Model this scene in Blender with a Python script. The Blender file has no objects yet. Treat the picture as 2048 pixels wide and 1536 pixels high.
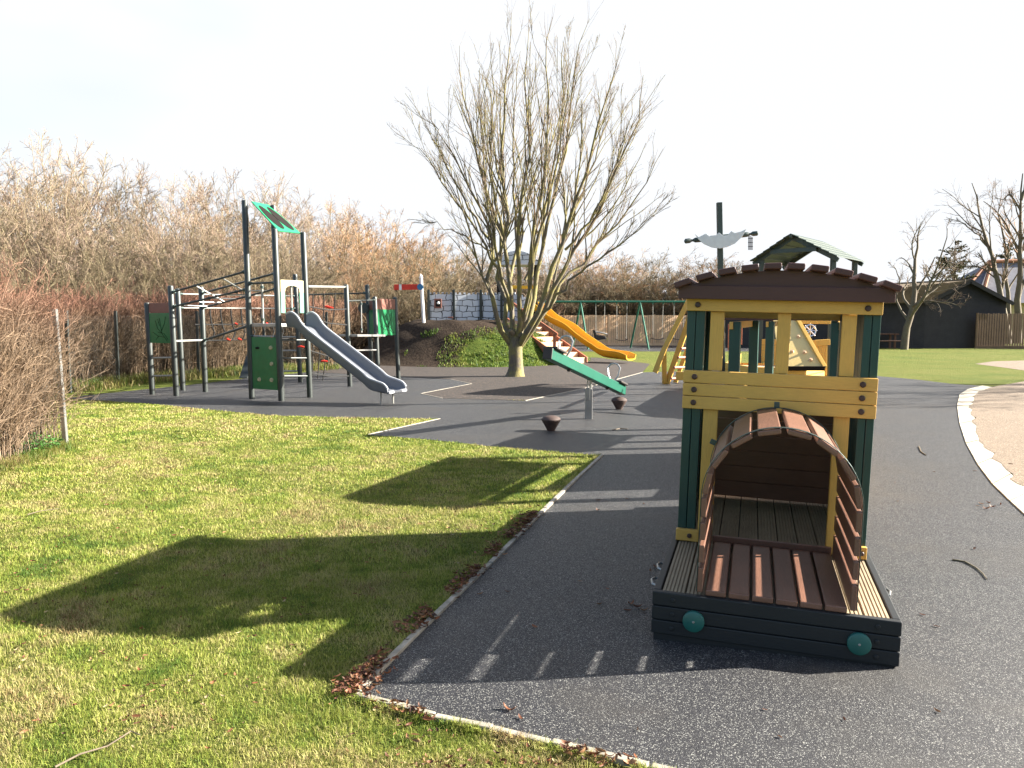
import bpy, bmesh, math, random
import numpy as np
from mathutils import Vector, Matrix
R = math.radians
random.seed(7); RNG = np.random.default_rng(7)
sc = bpy.context.scene; COL = sc.collection

# ------------------------------------------------ camera, sky, sun, exposure
F = 1580.0; CH = 1.62; PITCH = 0.0868
CP, SP = math.cos(PITCH), math.sin(PITCH)
cam_d = bpy.data.cameras.new('camera'); cam = bpy.data.objects.new('camera', cam_d); COL.objects.link(cam)
cam_d.sensor_width = 36; cam_d.lens = F/2048*36; cam_d.clip_end = 2000; cam_d.clip_start = .05
cam.location = (0, 0, CH); cam.rotation_euler = (math.pi/2-PITCH, 0, 0); sc.camera = cam
SUN_EL = R(25.5); SUN_TO = Vector((1, .125, 0)).normalized()      # ground direction towards the sun
SUN_AZ = math.atan2(SUN_TO.x, SUN_TO.y)
w = bpy.data.worlds.new("World"); sc.world = w; w.use_nodes = True
nt = w.node_tree; bg = nt.nodes['Background']
sky = nt.nodes.new('ShaderNodeTexSky'); sky.sky_type = 'NISHITA'; sky.sun_disc = False
sky.sun_elevation = SUN_EL; sky.sun_rotation = SUN_AZ; sky.dust_density = 3.0; sky.air_density = 1.0; sky.ozone_density = 1.0
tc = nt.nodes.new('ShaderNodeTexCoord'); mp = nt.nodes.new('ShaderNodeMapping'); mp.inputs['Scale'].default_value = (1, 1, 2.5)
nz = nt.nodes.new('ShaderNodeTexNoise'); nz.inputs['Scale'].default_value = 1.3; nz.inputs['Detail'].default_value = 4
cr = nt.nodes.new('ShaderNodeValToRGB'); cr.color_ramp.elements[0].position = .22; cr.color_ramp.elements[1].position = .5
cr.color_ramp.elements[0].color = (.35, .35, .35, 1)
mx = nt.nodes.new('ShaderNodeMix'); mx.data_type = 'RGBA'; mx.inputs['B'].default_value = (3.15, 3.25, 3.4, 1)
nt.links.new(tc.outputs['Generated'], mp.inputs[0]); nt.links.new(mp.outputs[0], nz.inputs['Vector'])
nt.links.new(nz.outputs[0], cr.inputs[0]); # cloud veil shaped dense ahead and right, thinned overhead and behind to cut fill
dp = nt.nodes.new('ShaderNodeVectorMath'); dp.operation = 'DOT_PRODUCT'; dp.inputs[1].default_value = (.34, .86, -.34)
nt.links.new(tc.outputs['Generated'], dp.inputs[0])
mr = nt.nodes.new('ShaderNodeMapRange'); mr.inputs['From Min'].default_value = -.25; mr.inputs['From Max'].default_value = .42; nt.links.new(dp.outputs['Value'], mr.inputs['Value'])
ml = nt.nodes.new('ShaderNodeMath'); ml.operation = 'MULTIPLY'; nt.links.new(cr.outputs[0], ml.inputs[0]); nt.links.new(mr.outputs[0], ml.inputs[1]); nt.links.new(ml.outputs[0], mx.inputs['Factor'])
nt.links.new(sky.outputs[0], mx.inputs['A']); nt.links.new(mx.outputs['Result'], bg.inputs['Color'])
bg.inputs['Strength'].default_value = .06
sl = bpy.data.lights.new('sun', 'SUN'); sl.energy = 5; sl.angle = R(.5); sl.color = (1, .93, .82)
so = bpy.data.objects.new('sun', sl); COL.objects.link(so)
SD = Vector((SUN_TO.x*math.cos(SUN_EL), SUN_TO.y*math.cos(SUN_EL), math.sin(SUN_EL)))
so.rotation_euler = SD.to_track_quat('Z', 'Y').to_euler(); so.location = (0, 0, 30)
sc.view_settings.view_transform = 'Standard'; sc.view_settings.look = 'None'; sc.view_settings.gamma = 1
sc.view_settings.exposure = 2.4
sc.cycles.max_bounces = 6; sc.cycles.transparent_max_bounces = 8

# ------------------------------------------------ helpers
def ray(px, py):
    x = (px-1024)/F; v = (py-768)/F
    return Vector((x, CP - v*SP, -SP - v*CP))
def g(px, py, z=0.0):
    d = ray(px, py); t = (z-CH)/d.z
    return Vector((d.x*t, d.y*t, z))
def at(px, py, Y):
    d = ray(px, py); t = Y/d.y
    return Vector((d.x*t, Y, CH+d.z*t))
def zat(py, Y): return at(1024, py, Y).z
def tag(o, label=None, cat=None, group=None, kind=None):
    if label: o['label'] = label
    if cat: o['category'] = cat
    if group: o['group'] = group
    if kind: o['kind'] = kind
    return o
def empty(name, loc, label, cat, group=None, rot=(0, 0, 0)):
    o = bpy.data.objects.new(name, None); COL.objects.link(o); o.location = loc; o.rotation_euler = rot
    o.empty_display_size = .2
    return tag(o, label, cat, group)
def copy_tree(o, parent=None):
    c = o.copy(); COL.objects.link(c)
    if parent: c.parent = parent
    for ch in list(o.children): copy_tree(ch, c)
    return c
class MB:
    def __init__(s): s.v = []; s.f = []; s.o = Vector((0, 0, 0))
    def add(s, vs, fs):
        n = len(s.v); s.v += [tuple(Vector(v)) for v in vs]; s.f += [tuple(i+n for i in f) for f in fs]; return s
    def box(s, a, b):
        x0, y0, z0 = a; x1, y1, z1 = b
        return s.add([(x0,y0,z0),(x1,y0,z0),(x1,y1,z0),(x0,y1,z0),(x0,y0,z1),(x1,y0,z1),(x1,y1,z1),(x0,y1,z1)],
                     [(0,3,2,1),(4,5,6,7),(0,1,5,4),(1,2,6,5),(2,3,7,6),(3,0,4,7)])
    def beam(s, p, q, w, h, up=(0, 0, 1)):
        p = Vector(p); q = Vector(q); d = (q-p).normalized(); up = Vector(up)
        if abs(d.dot(up)) > .98: up = Vector((0, 1, 0))
        r = d.cross(up).normalized(); u = r.cross(d).normalized()
        r = r*w/2; u = u*h/2
        return s.add([p-r-u, p+r-u, p+r+u, p-r+u, q-r-u, q+r-u, q+r+u, q-r+u],
                     [(0,3,2,1),(4,5,6,7),(0,1,5,4),(1,2,6,5),(2,3,7,6),(3,0,4,7)])
    def tube(s, pts, r, n=10, cap=True, dome=False):
        pts = [Vector(p) for p in pts]; m = len(pts)
        rs = list(r) if hasattr(r, '__len__') else [r]*m
        vs = []; fs = []
        T = []
        for i in range(m):
            a = pts[max(i-1, 0)]; b = pts[min(i+1, m-1)]; T.append((b-a).normalized())
        ref = Vector((0, 0, 1)) if abs(T[0].z) < .9 else Vector((1, 0, 0))
        x = T[0].cross(ref).normalized()
        for i in range(m):
            x = (x - T[i]*x.dot(T[i])).normalized(); y = T[i].cross(x)
            for k in range(n):
                a = 2*math.pi*k/n; vs.append(pts[i]+(x*math.cos(a)+y*math.sin(a))*rs[i])
        for i in range(m-1):
            for k in range(n):
                k2 = (k+1) % n; fs.append((i*n+k, i*n+k2, (i+1)*n+k2, (i+1)*n+k))
        if cap: fs.append(tuple(range(n))[::-1]); fs.append(tuple((m-1)*n+k for k in range(n)))
        return s.add(vs, fs)
    def prism(s, poly, off):            # poly: 3D points, off: thickness vector
        n = len(poly); off = Vector(off); P = [Vector(p) for p in poly]
        return s.add(P+[p+off for p in P], [tuple(range(n))[::-1], tuple(range(n, 2*n))]+[(i, (i+1) % n, (i+1) % n+n, i+n) for i in range(n)])
    def build(s, name, mat, parent=None, bevel=0, smooth=False, sharp=35):
        me = bpy.data.meshes.new(name); me.from_pydata(s.v, [], s.f)
        bm = bmesh.new(); bm.from_mesh(me); bmesh.ops.recalc_face_normals(bm, faces=bm.faces); bm.to_mesh(me); bm.free()
        o = bpy.data.objects.new(name, me); COL.objects.link(o); me.materials.append(mat)
        if parent: o.parent = parent
        if bevel:
            b = o.modifiers.new('b', 'BEVEL'); b.width = bevel; b.segments = 2; b.limit_method = 'ANGLE'; b.angle_limit = R(50)
        if smooth:
            me.shade_smooth(); me.set_sharp_from_angle(angle=R(sharp))
        return o
def np_mesh(name, V, Fq, mat, parent=None, col=None, smooth=False):
    """V (n,3), Fq (m,k) ; col per-face (m,3)"""
    me = bpy.data.meshes.new(name); k = Fq.shape[1]
    me.vertices.add(len(V)); me.vertices.foreach_set('co', V.astype(np.float32).ravel())
    me.loops.add(Fq.size); me.loops.foreach_set('vertex_index', Fq.astype(np.int32).ravel())
    me.polygons.add(len(Fq)); me.polygons.foreach_set('loop_start', np.arange(0, Fq.size, k, dtype=np.int32))
    me.polygons.foreach_set('loop_total', np.full(len(Fq), k, dtype=np.int32))
    if smooth: me.polygons.foreach_set('use_smooth', np.ones(len(Fq), dtype=bool))
    me.update(calc_edges=True)
    if col is not None:
        a = me.attributes.new('tint', 'FLOAT_COLOR', 'FACE'); c = np.ones((len(Fq), 4), np.float32); c[:, :3] = col; a.data.foreach_set('color', c.ravel())
    me.materials.append(mat)
    o = bpy.data.objects.new(name, me); COL.objects.link(o)
    if parent: o.parent = parent
    return o
def tube_arrays(P, Rd, n=3):
    """P (N,K,3) Rd (N,K) -> V, F quads"""
    N, K, _ = P.shape
    T = np.empty_like(P); T[:, 1:-1] = P[:, 2:]-P[:, :-2]; T[:, 0] = P[:, 1]-P[:, 0]; T[:, -1] = P[:, -1]-P[:, -2]
    T /= np.linalg.norm(T, axis=2, keepdims=True)+1e-9
    ref = np.zeros_like(T); ref[..., 0] = 1; m = np.abs(T[..., 0]) > .9; ref[m] = (0, 1, 0)
    X = np.cross(T, ref); X /= np.linalg.norm(X, axis=2, keepdims=True)+1e-9; Y = np.cross(T, X)
    a = np.arange(n)*2*np.pi/n
    V = P[:, :, None]+Rd[:, :, None, None]*(X[:, :, None]*np.cos(a)[None, None, :, None]+Y[:, :, None]*np.sin(a)[None, None, :, None])
    idx = np.arange(N*K*n).reshape(N, K, n)
    A = idx[:, :-1]; B = idx[:, 1:]
    Fq = np.stack([A, np.roll(A, -1, 2), np.roll(B, -1, 2), B], -1).reshape(-1, 4)
    return V.reshape(-1, 3), Fq
def merge(parts):
    Vs = []; Fs = []; n = 0
    for V, Fq in parts: Vs.append(V); Fs.append(Fq+n); n += len(V)
    return np.concatenate(Vs), np.concatenate(Fs)
def grow(P, Rd, nch, t0, t1, ang, lf, up, K, wig, rng, rf=.6, tip=.35, rmin=0.0, down=0):
    """children of the polylines P"""
    N, Kp, _ = P.shape
    par = np.repeat(np.arange(N), nch); M = len(par)
    t = rng.uniform(t0, t1, M); f = t*(Kp-1); i = np.minimum(f.astype(int), Kp-2); fr = (f-i)[:, None]
    S = P[par, i]*(1-fr)+P[par, i+1]*fr; T = P[par, i+1]-P[par, i]; T /= np.linalg.norm(T, axis=1, keepdims=True)+1e-9
    r0 = Rd[par, i]*(1-fr[:, 0])+Rd[par, i+1]*fr[:, 0]
    L = np.linalg.norm(np.diff(P, axis=1), axis=2).sum(1)[par]
    rv = rng.normal(size=(M, 3)); rv -= T*(rv*T).sum(1, keepdims=True); rv /= np.linalg.norm(rv, axis=1, keepdims=True)+1e-9
    a = ang*rng.uniform(.5, 1.4, M)[:, None]
    D = T*np.cos(a)+rv*np.sin(a); D[:, 2] += up*rng.uniform(.4, 1.4, M); D /= np.linalg.norm(D, axis=1, keepdims=True)
    Lc = L*lf*(1-.55*t)*rng.uniform(.5, 1.25, M)
    out = np.empty((M, K, 3)); out[:, 0] = S; d = D.copy()
    for k in range(1, K):
        d = d+rng.normal(size=(M, 3))*wig; d[:, 2] += up*.25; d /= np.linalg.norm(d, axis=1, keepdims=True)
        out[:, k] = out[:, k-1]+d*(Lc/(K-1))[:, None]
    rr = np.maximum(r0[:, None]*rf*np.linspace(1, tip, K)[None], rmin)
    return out, rr

# ------------------------------------------------ materials
def new_mat(name):
    m = bpy.data.materials.new(name); m.use_nodes = True; n = m.node_tree
    return m, n, n.nodes['Principled BSDF']
def N_(n, t, **k):
    x = n.nodes.new(t)
    for a, b in k.items(): setattr(x, a, b)
    return x
def coords(n, scale=(1, 1, 1), kind='Object'):
    t = N_(n, 'ShaderNodeTexCoord'); m = N_(n, 'ShaderNodeMapping'); m.inputs['Scale'].default_value = scale
    n.links.new(t.outputs[kind], m.inputs[0]); return m.outputs[0]
def noise(n, vec, scale, detail=4, rough=.6):
    x = N_(n, 'ShaderNodeTexNoise'); x.inputs['Scale'].default_value = scale; x.inputs['Detail'].default_value = detail; x.inputs['Roughness'].default_value = rough
    if vec: n.links.new(vec, x.inputs['Vector'])
    return x.outputs[0]
def ramp(n, fac, stops):
    x = N_(n, 'ShaderNodeValToRGB'); e = x.color_ramp.elements
    while len(e) < len(stops): e.new(.5)
    for k, (p, c) in enumerate(stops): e[k].position = p; e[k].color = (*c, 1)
    n.links.new(fac, x.inputs[0]); return x.outputs[0]
def mix(n, fac, a, b, mode='MIX'):
    x = N_(n, 'ShaderNodeMix'); x.data_type = 'RGBA'; x.blend_type = mode
    for s, val in (('Factor', fac), ('A', a), ('B', b)):
        if isinstance(val, (tuple, float, int)): x.inputs[s].default_value = (*val, 1) if isinstance(val, tuple) else val
        else: n.links.new(val, x.inputs[s])
    return x.outputs['Result']
def bump(n, h, b, st=.3, dist=.01):
    x = N_(n, 'ShaderNodeBump'); x.inputs['Strength'].default_value = st; x.inputs['Distance'].default_value = dist
    n.links.new(h, x.inputs['Height']); n.links.new(x.outputs[0], b.inputs['Normal'])
def wood(name, c, rough=.6, grain=(3, 3, 40), var=.25, worn=None, st=.35):
    m, n, b = new_mat(name); v = coords(n, grain)
    g1 = noise(n, v, 6, 5); g2 = noise(n, coords(n), 2.5, 3)
    d = tuple(x*(1-var) for x in c); l = tuple(min(1, x*(1+var)) for x in c)
    col = mix(n, .5, ramp(n, g1, [(.3, d), (.7, l)]), ramp(n, g2, [(.3, d), (.7, l)]))
    if worn:
        wv = noise(n, coords(n, tuple(x*.6 for x in grain)), 9, 6, .75); wr = ramp(n, wv, [(.60, (0, 0, 0)), (.72, (1, 1, 1))])
        col = mix(n, wr, col, worn)
    n.links.new(col, b.inputs['Base Color']); b.inputs['Roughness'].default_value = rough
    bump(n, g1, b, st, .004); return m
def plain(name, c, rough=.5, metal=0, var=.12, sc_=8, st=.1, spec=None):
    m, n, b = new_mat(name); v = noise(n, coords(n), sc_, 5)
    d = tuple(x*(1-var) for x in c); l = tuple(min(1, x*(1+var)) for x in c)
    n.links.new(ramp(n, v, [(.3, d), (.7, l)]), b.inputs['Base Color'])
    b.inputs['Roughness'].default_value = rough; b.inputs['Metallic'].default_value = metal
    if spec is not None: b.inputs['Specular IOR Level'].default_value = spec
    bump(n, v, b, st, .002); return m
M = {}
M['yellow'] = wood('yellow_paint', (.58, .345, .075), .5, (3, 3, 30), .16, (.40, .22, .06), .25)
M['yellow_v'] = wood('yellow_paint_upright', (.58, .345, .075), .5, (30, 30, 2), .16, (.40, .22, .06), .25)
M['ship_yellow'] = wood('ship_yellow', (.60, .36, .07), .5, (20, 20, 3), .1)
M['maroon'] = wood('maroon_stain', (.070, .026, .022), .5, (3, 3, 40), .15, st=.2)
M['tunnel'] = wood('brown_stain', (.165, .080, .052), .42, (30, 2.5, 30), .32, (.27, .15, .10), .35)
M['brown_in'] = wood('inner_brown', (.24, .115, .07), .6, (2.5, 30, 30), .2)
M['dgreen'] = wood('dark_green_post', (.010, .050, .045), .35, (30, 30, 2), .2, st=.2)
M['skirt'] = wood('black_green_board', (.004, .007, .009), .6, (2.5, 2.5, 30), .25, st=.25)
M['disc'] = plain('green_disc', (.012, .10, .085), .4)
M['bolt'] = plain('bolt_cap', (.05, .024, .02), .45)
M['strap'] = plain('steel_strap', (.06, .085, .08), .38, .6, .3)
M['deckwood'] = wood('weathered_deck', (.26, .205, .13), .8, (40, 1.5, 40), .35, (.12, .10, .075), .5)
M['chrome'] = plain('chrome', (.7, .7, .72), .2, 1)
M['post'] = plain('grey_green_metal', (.040, .047, .045), .42, .35, .15)
M['galv'] = plain('galvanised', (.32, .32, .31), .38, .7, .15)
M['seegreen'] = plain('seesaw_green', (.006, .085, .055), .4, 0, .12, 4)
M['rub'] = plain('black_rubber', (.03, .022, .02), .65)
M['cone'] = plain('brown_rubber', (.055, .033, .027), .7, 0, .3, 20)
M['paintgreen'] = plain('panel_green', (.006, .14, .05), .35)
M['roofgreen'] = plain('roof_panel_green', (.01, .22, .095), .4)
M['panelbrown'] = plain('panel_brown', (.17, .065, .045), .5)
M['dark'] = plain('dark_panel', (.012, .010, .009), .85, spec=.15)
M['cream'] = plain('cream_panel', (.42, .37, .22), .4)
M['mint'] = plain('mint_panel', (.11, .33, .22), .4)
M['bar'] = plain('pale_bar', (.27, .27, .25), .4, .1)
M['slide'] = plain('slide_grey', (.125, .135, .155), .36, 0, .06, 3)
M['sliderim'] = plain('slide_rim', (.40, .41, .43), .35)
M['rope'] = plain('black_rope', (.008, .008, .008), .8)
M['red'] = plain('red_plastic', (.62, .035, .015), .45)
M['orange'] = plain('orange_slide', (.60, .34, .018), .4, 0, .08, 3)
M['swing'] = plain('swing_green', (.02, .12, .075), .4, .2)
M['white'] = plain('white_paint', (.78, .78, .76), .4)
M['blue'] = plain('blue_cap', (.03, .16, .34), .4)
M['sail'] = plain('sail_plate', (.55, .58, .61), .35, .4, .08)
M['shiproof'] = wood('green_roof', (.035, .055, .045), .5, (3, 30, 30), .2)
M['mast'] = wood('mast_green', (.03, .05, .045), .5, (30, 30, 3), .2)
M['ply'] = wood('pale_climbing_panel', (.62, .46, .18), .5, (6, 6, 6), .08)
M['fencewood'] = wood('new_fence', (.74, .48, .28), .7, (25, 25, 1.2), .25)
M['fenceold'] = wood('old_fence', (.17, .105, .065), .8, (20, 20, 1.2), .3)
M['barn'] = wood('black_weatherboard', (.017, .015, .017), .7, (1, 1, 14), .55, (.022, .020, .018), .5)
M['moss'] = plain('mossy_roof', (.12, .085, .045), .9, 0, .5, 2, .5)
M['slate'] = plain('slate', (.12, .12, .15), .7, 0, .3, 3, .3)
M['terra'] = plain('terracotta', (.30, .12, .06), .8)
M['wall'] = plain('cream_wall', (.55, .45, .30), .9)
M['stairwood'] = wood('stair_red', (.30, .10, .05), .6, (4, 4, 30), .2)
M['tread'] = wood('pale_tread', (.62, .40, .24), .7, (3, 3, 20), .2)
M['table'] = wood('table_brown', (.10, .045, .028), .7)
def attr_mat(name, rough=.7, trans=0.0, nscale=1.2, nvar=.25, spec=.3):
    m, n, b = new_mat(name); a = N_(n, 'ShaderNodeAttribute', attribute_name='tint')
    v = noise(n, coords(n), nscale, 3); r = ramp(n, v, [(.3, (1-nvar,)*3), (.7, (1+nvar,)*3)])
    c = mix(n, 1.0, a.outputs['Color'], r, 'MULTIPLY')
    n.links.new(c, b.inputs['Base Color']); b.inputs['Roughness'].default_value = rough; b.inputs['Specular IOR Level'].default_value = spec
    if trans:
        t = N_(n, 'ShaderNodeBsdfTranslucent'); s = N_(n, 'ShaderNodeMixShader'); s.inputs[0].default_value = trans
        n.links.new(c, t.inputs[0]); n.links.new(b.outputs[0], s.inputs[1]); n.links.new(t.outputs[0], s.inputs[2])
        n.links.new(s.outputs[0], n.nodes['Material Output'].inputs[0])
    return m
M['blade'] = attr_mat('grass_blade', .6, .35, 1.0, .18)
M['leaf'] = attr_mat('dead_leaf', .6, .15, 9, .2)
M['twig'] = attr_mat('twigs', .75, 0, .8, .12, .2)
def bark(name, c1, c2, c3):
    m, n, b = new_mat(name); v = coords(n); a = noise(n, v, 3, 5, .65); f = noise(n, coords(n, (1, 1, .35)), 28, 5, .7)
    col = mix(n, ramp(n, a, [(.42, (0, 0, 0)), (.58, (1, 1, 1))]), c1, c2); col = mix(n, ramp(n, f, [(.45, (0, 0, 0)), (.7, (.8, .8, .8))]), col, c3)
    n.links.new(col, b.inputs['Base Color']); b.inputs['Roughness'].default_value = .85; bump(n, f, b, .6, .01); return m
M['bark'] = bark('lichen_bark', (.125, .105, .075), (.215, .185, .055), (.06, .05, .038))
M['woodbark'] = bark('pale_bark', (.27, .20, .13), (.26, .22, .12), (.15, .11, .075))
M['bark2'] = bark('grey_bark', (.13, .10, .07), (.15, .125, .075), (.07, .052, .037))

# ground surfaces
m, n, b = new_mat('lawn'); v = coords(n)
a1 = noise(n, v, .55, 5, .6); a2 = noise(n, v, 6, 6, .7); a3 = noise(n, v, 55, 4, .8); st_ = noise(n, coords(n, (.35, 2.2, 1)), 2.2, 4, .7)
c = ramp(n, a1, [(.3, (.085, .115, .022)), (.5, (.125, .14, .030)), (.7, (.155, .15, .042))])
c = mix(n, ramp(n, a2, [(.35, (0, 0, 0)), (.7, (.6, .6, .6))]), c, (.06, .095, .013))
c = mix(n, ramp(n, st_, [(.52, (0, 0, 0)), (.72, (.55, .55, .55))]), c, (.17, .15, .05))
c = mix(n, ramp(n, a3, [(.55, (0, 0, 0)), (.75, (.6, .6, .6))]), c, (.07, .055, .02))
n.links.new(c, b.inputs['Base Color']); b.inputs['Roughness'].default_value = .9; b.inputs['Specular IOR Level'].default_value = .1
bump(n, a3, b, .9, .04); M['lawn'] = m
def granular(name, base, hi, dust, scale=170, rough=.6, dustamt=.5):
    m, n, b = new_mat(name); v = coords(n)
    vo = N_(n, 'ShaderNodeTexVoronoi'); vo.inputs['Scale'].default_value = scale; n.links.new(v, vo.inputs['Vector'])
    sep = N_(n, 'ShaderNodeSeparateColor'); n.links.new(vo.outputs['Color'], sep.inputs[0])
    spk = ramp(n, sep.outputs[0], [(.0, tuple(x*.6 for x in base)), (.62, base), (.86, tuple(x*1.9 for x in base)), (.962, hi)])
    big = noise(n, v, .9, 4, .6); med = noise(n, v, 5, 5, .7)
    c = mix(n, ramp(n, big, [(.50, (0, 0, 0)), (.72, (dustamt,)*3)]), spk, dust)
    c = mix(n, ramp(n, med, [(.3, (.25,)*3), (.6, (0, 0, 0))]), c, tuple(x*.5 for x in base))
    n.links.new(c, b.inputs['Base Color'])
    n.links.new(ramp(n, sep.outputs[1], [(0, (rough-.22,)*3), (1, (rough+.2,)*3)]), b.inputs['Roughness'])
    n2 = noise(n, v, scale*.8, 3, .7); bump(n, n2, b, .8, .006); return m
M['rubber'] = granular('rubber_surface', (.0092, .0098, .0138), (.28, .28, .255), (.042, .038, .033), 270, .6, .7)
M['mulch'] = granular('mulch', (.020, .014, .011), (.12, .085, .06), (.034, .025, .019), 45, .9, .7)
M['sand'] = granular('sandy_path', (.145, .105, .070), (.34, .28, .20), (.19, .145, .10), 120, .9, .6)
M['kerb'] = plain('pale_edging', (.27, .245, .20), .8, 0, .35, 14, .4)
M['kerbw'] = plain('white_edging', (.42, .38, .30), .8, 0, .45, 5, .3)
m, n, b = new_mat('mound'); v = coords(n)
a1 = noise(n, v, .45, 4, .6); a2 = noise(n, v, 9, 5, .75)
soil = ramp(n, a2, [(.3, (.02, .014, .011)), (.7, (.055, .04, .028))]); gr = ramp(n, a2, [(.3, (.03, .06, .010)), (.7, (.085, .105, .018))])
sx = N_(n, 'ShaderNodeSeparateXYZ'); tcn = N_(n, 'ShaderNodeTexCoord'); n.links.new(tcn.outputs['Object'], sx.inputs[0])
# turf on the near and right flanks, bare soil on the crest and the left flank
ma = N_(n, 'ShaderNodeMath', operation='MULTIPLY_ADD'); ma.inputs[1].default_value = -1.1; ma.inputs[2].default_value = 1.05; n.links.new(sx.outputs[2], ma.inputs[0])
mb_ = N_(n, 'ShaderNodeMath', operation='MULTIPLY_ADD'); mb_.inputs[1].default_value = .22; mb_.inputs[2].default_value = .25; n.links.new(sx.outputs[0], mb_.inputs[0])
mb_.use_clamp = False
mm = N_(n, 'ShaderNodeMath', operation='MINIMUM'); n.links.new(ma.outputs[0], mm.inputs[0]); n.links.new(mb_.outputs[0], mm.inputs[1])
ad = N_(n, 'ShaderNodeMath', operation='ADD'); n.links.new(mm.outputs[0], ad.inputs[0])
a1b = N_(n, 'ShaderNodeMath', operation='MULTIPLY_ADD'); a1b.inputs[1].default_value = 1.6; a1b.inputs[2].default_value = -.8; n.links.new(a1, a1b.inputs[0]); n.links.new(a1b.outputs[0], ad.inputs[1])
n.links.new(mix(n, ramp(n, ad.outputs[0], [(.02, (0, 0, 0)), (.16, (1, 1, 1))]), soil, gr), b.inputs['Base Color'])
b.inputs['Roughness'].default_value = .95; b.inputs['Specular IOR Level'].default_value = .1; bump(n, a2, b, .9, .08); M['mound'] = m
m, n, b = new_mat('castle_stone'); tcn = N_(n, 'ShaderNodeTexCoord'); sx = N_(n, 'ShaderNodeSeparateXYZ'); cx = N_(n, 'ShaderNodeCombineXYZ')
nn = N_(n, 'ShaderNodeTexNoise'); nn.inputs['Scale'].default_value = 2.6; n.links.new(tcn.outputs['Object'], nn.inputs['Vector'])
n.links.new(mix(n, .22, tcn.outputs['Object'], nn.outputs['Color'], 'ADD'), sx.inputs[0]); n.links.new(sx.outputs[0], cx.inputs[0]); n.links.new(sx.outputs[2], cx.inputs[1])
bt_ = N_(n, 'ShaderNodeTexBrick'); bt_.inputs['Scale'].default_value = 1; bt_.inputs['Brick Width'].default_value = .37; bt_.inputs['Row Height'].default_value = .205; bt_.inputs['Mortar Size'].default_value = .013; bt_.inputs['Mortar Smooth'].default_value = .1
bt_.inputs['Color1'].default_value = (.50, .54, .60, 1); bt_.inputs['Color2'].default_value = (.46, .50, .56, 1); bt_.inputs['Mortar'].default_value = (.02, .02, .025, 1); bt_.squash = .8; bt_.squash_frequency = 3
n.links.new(cx.outputs[0], bt_.inputs['Vector']); n.links.new(bt_.outputs['Color'], b.inputs['Base Color']); b.inputs['Roughness'].default_value = .5; M['castle'] = m

# ------------------------------------------------ ground and surfaces (setting)
def sheet(name, pts, z, mat, kind='structure'):
    mb = MB(); P = [Vector((p[0], p[1], z)) for p in pts]
    mb.add(P, [tuple(range(len(P)))]); o = mb.build(name, mat)
    if o.data.polygons[0].normal.z < 0: o.data.flip_normals()
    o['kind'] = kind; return o
gm = MB(); S = 900
gm.add([(-S, -60, 0), (S, -60, 0), (S, S*1.5, 0), (-S, S*1.5, 0)], [(0, 1, 2, 3)])
o = gm.build('lawn', M['lawn']); o['kind'] = 'structure'
KERB_A = [(880, 838), (735, 870)]
KERB_B = [(1204, 912), (1150, 962), (1090, 1020), (980, 1130), (850, 1253), (712, 1390)]
KERB_C = [(712, 1394), (790, 1416), (870, 1438), (985, 1462), (1100, 1492), (1300, 1540)]
kc_end = g(1300, 1540); kdir = (kc_end-g(1100, 1492)).normalized()
WE = [(2300, 1270), (2170, 1140), (2100, 1076), (2048, 1030), (2020, 1004), (1985, 970), (1955, 930), (1932, 888), (1919, 848), (1914, 812), (1919, 790), (1936, 779), (1965, 772)]
WI = [(2420, 1240), (2260, 1100), (2170, 1050), (2100, 1010), (2060, 985), (2022, 950), (1992, 915), (1966, 880), (1950, 843), (1944, 812), (1950, 795), (1962, 785), (1985, 775)]
rub = [g(*p) for p in [(130, 797), (300, 808), (440, 822), (560, 832), (720, 836), (880, 838), (735, 870), (860, 880), (980, 893), (1204, 912)]+KERB_B[1:]+KERB_C[1:]]
rub += [kc_end+kdir*3, Vector((9, -1, 0)), Vector((9, 2.5, 0))]
rub += [g(*p) for p in WE]+[g(*p) for p in [(1905, 768), (1830, 759), (1750, 752), (1600, 745), (1420, 741), (1285, 745), (1165, 778), (1050, 802), (885, 797), (841, 788), (943, 768), (902, 759), (760, 752), (620, 744), (500, 756), (400, 768), (180, 790)]]
sheet('playground_surface', rub, .004, M['rubber'])
mul = [g(*p) for p in [(620, 744), (760, 752), (902, 759), (943, 768), (841, 788), (885, 797), (1050, 802), (1165, 778), (1285, 745), (1300, 728), (1200, 716), (960, 705), (760, 712), (640, 728)]]
sheet('mulch_bed', mul, .008, M['mulch'])
sand_edge = []
for a, b_ in zip(WI[:-1], WI[1:]):
    for k in range(6): p = g(*a).lerp(g(*b_), k/6); e_ = random.uniform(-.07, .02); sand_edge.append(p+Vector((e_, random.uniform(-.03, .03), 0)))
sand_edge.append(g(*WI[-1]))
sheet('sandy_path', sand_edge+[g(2048, 764), g(2400, 755), g(3200, 800), Vector((14, 3, 0))], .017, M['sand'])
sheet('swing_area_surface', [g(1130, 703), g(1500, 703), g(1500, 690.5), g(1130, 690.5)], .004, M['rubber'])
sheet('far_path', [g(*p) for p in [(1950, 728), (1985, 723), (2120, 719), (2300, 722), (2300, 748), (2048, 741), (1990, 733)]], .005, M['sand'])
m_ = MB()
for i in range(len(WE)-1):
    a, b_, c_, d_ = g(*WE[i]), g(*WE[i+1]), g(*WI[i+1]), g(*WI[i]); a, b_ = a.lerp(b_, .012), b_.lerp(a, .012); d_, c_ = d_.lerp(c_, .012), c_.lerp(d_, .012)
    m_.add([Vector((p.x, p.y, .014)) for p in (a, b_, c_, d_)]+[Vector((p.x, p.y, -.02)) for p in (a, b_, c_, d_)], [(0, 1, 2, 3), (0, 1, 5, 4), (2, 3, 7, 6)])
o = m_.build('path_kerb', M['kerbw']); o['kind'] = 'structure'
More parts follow.
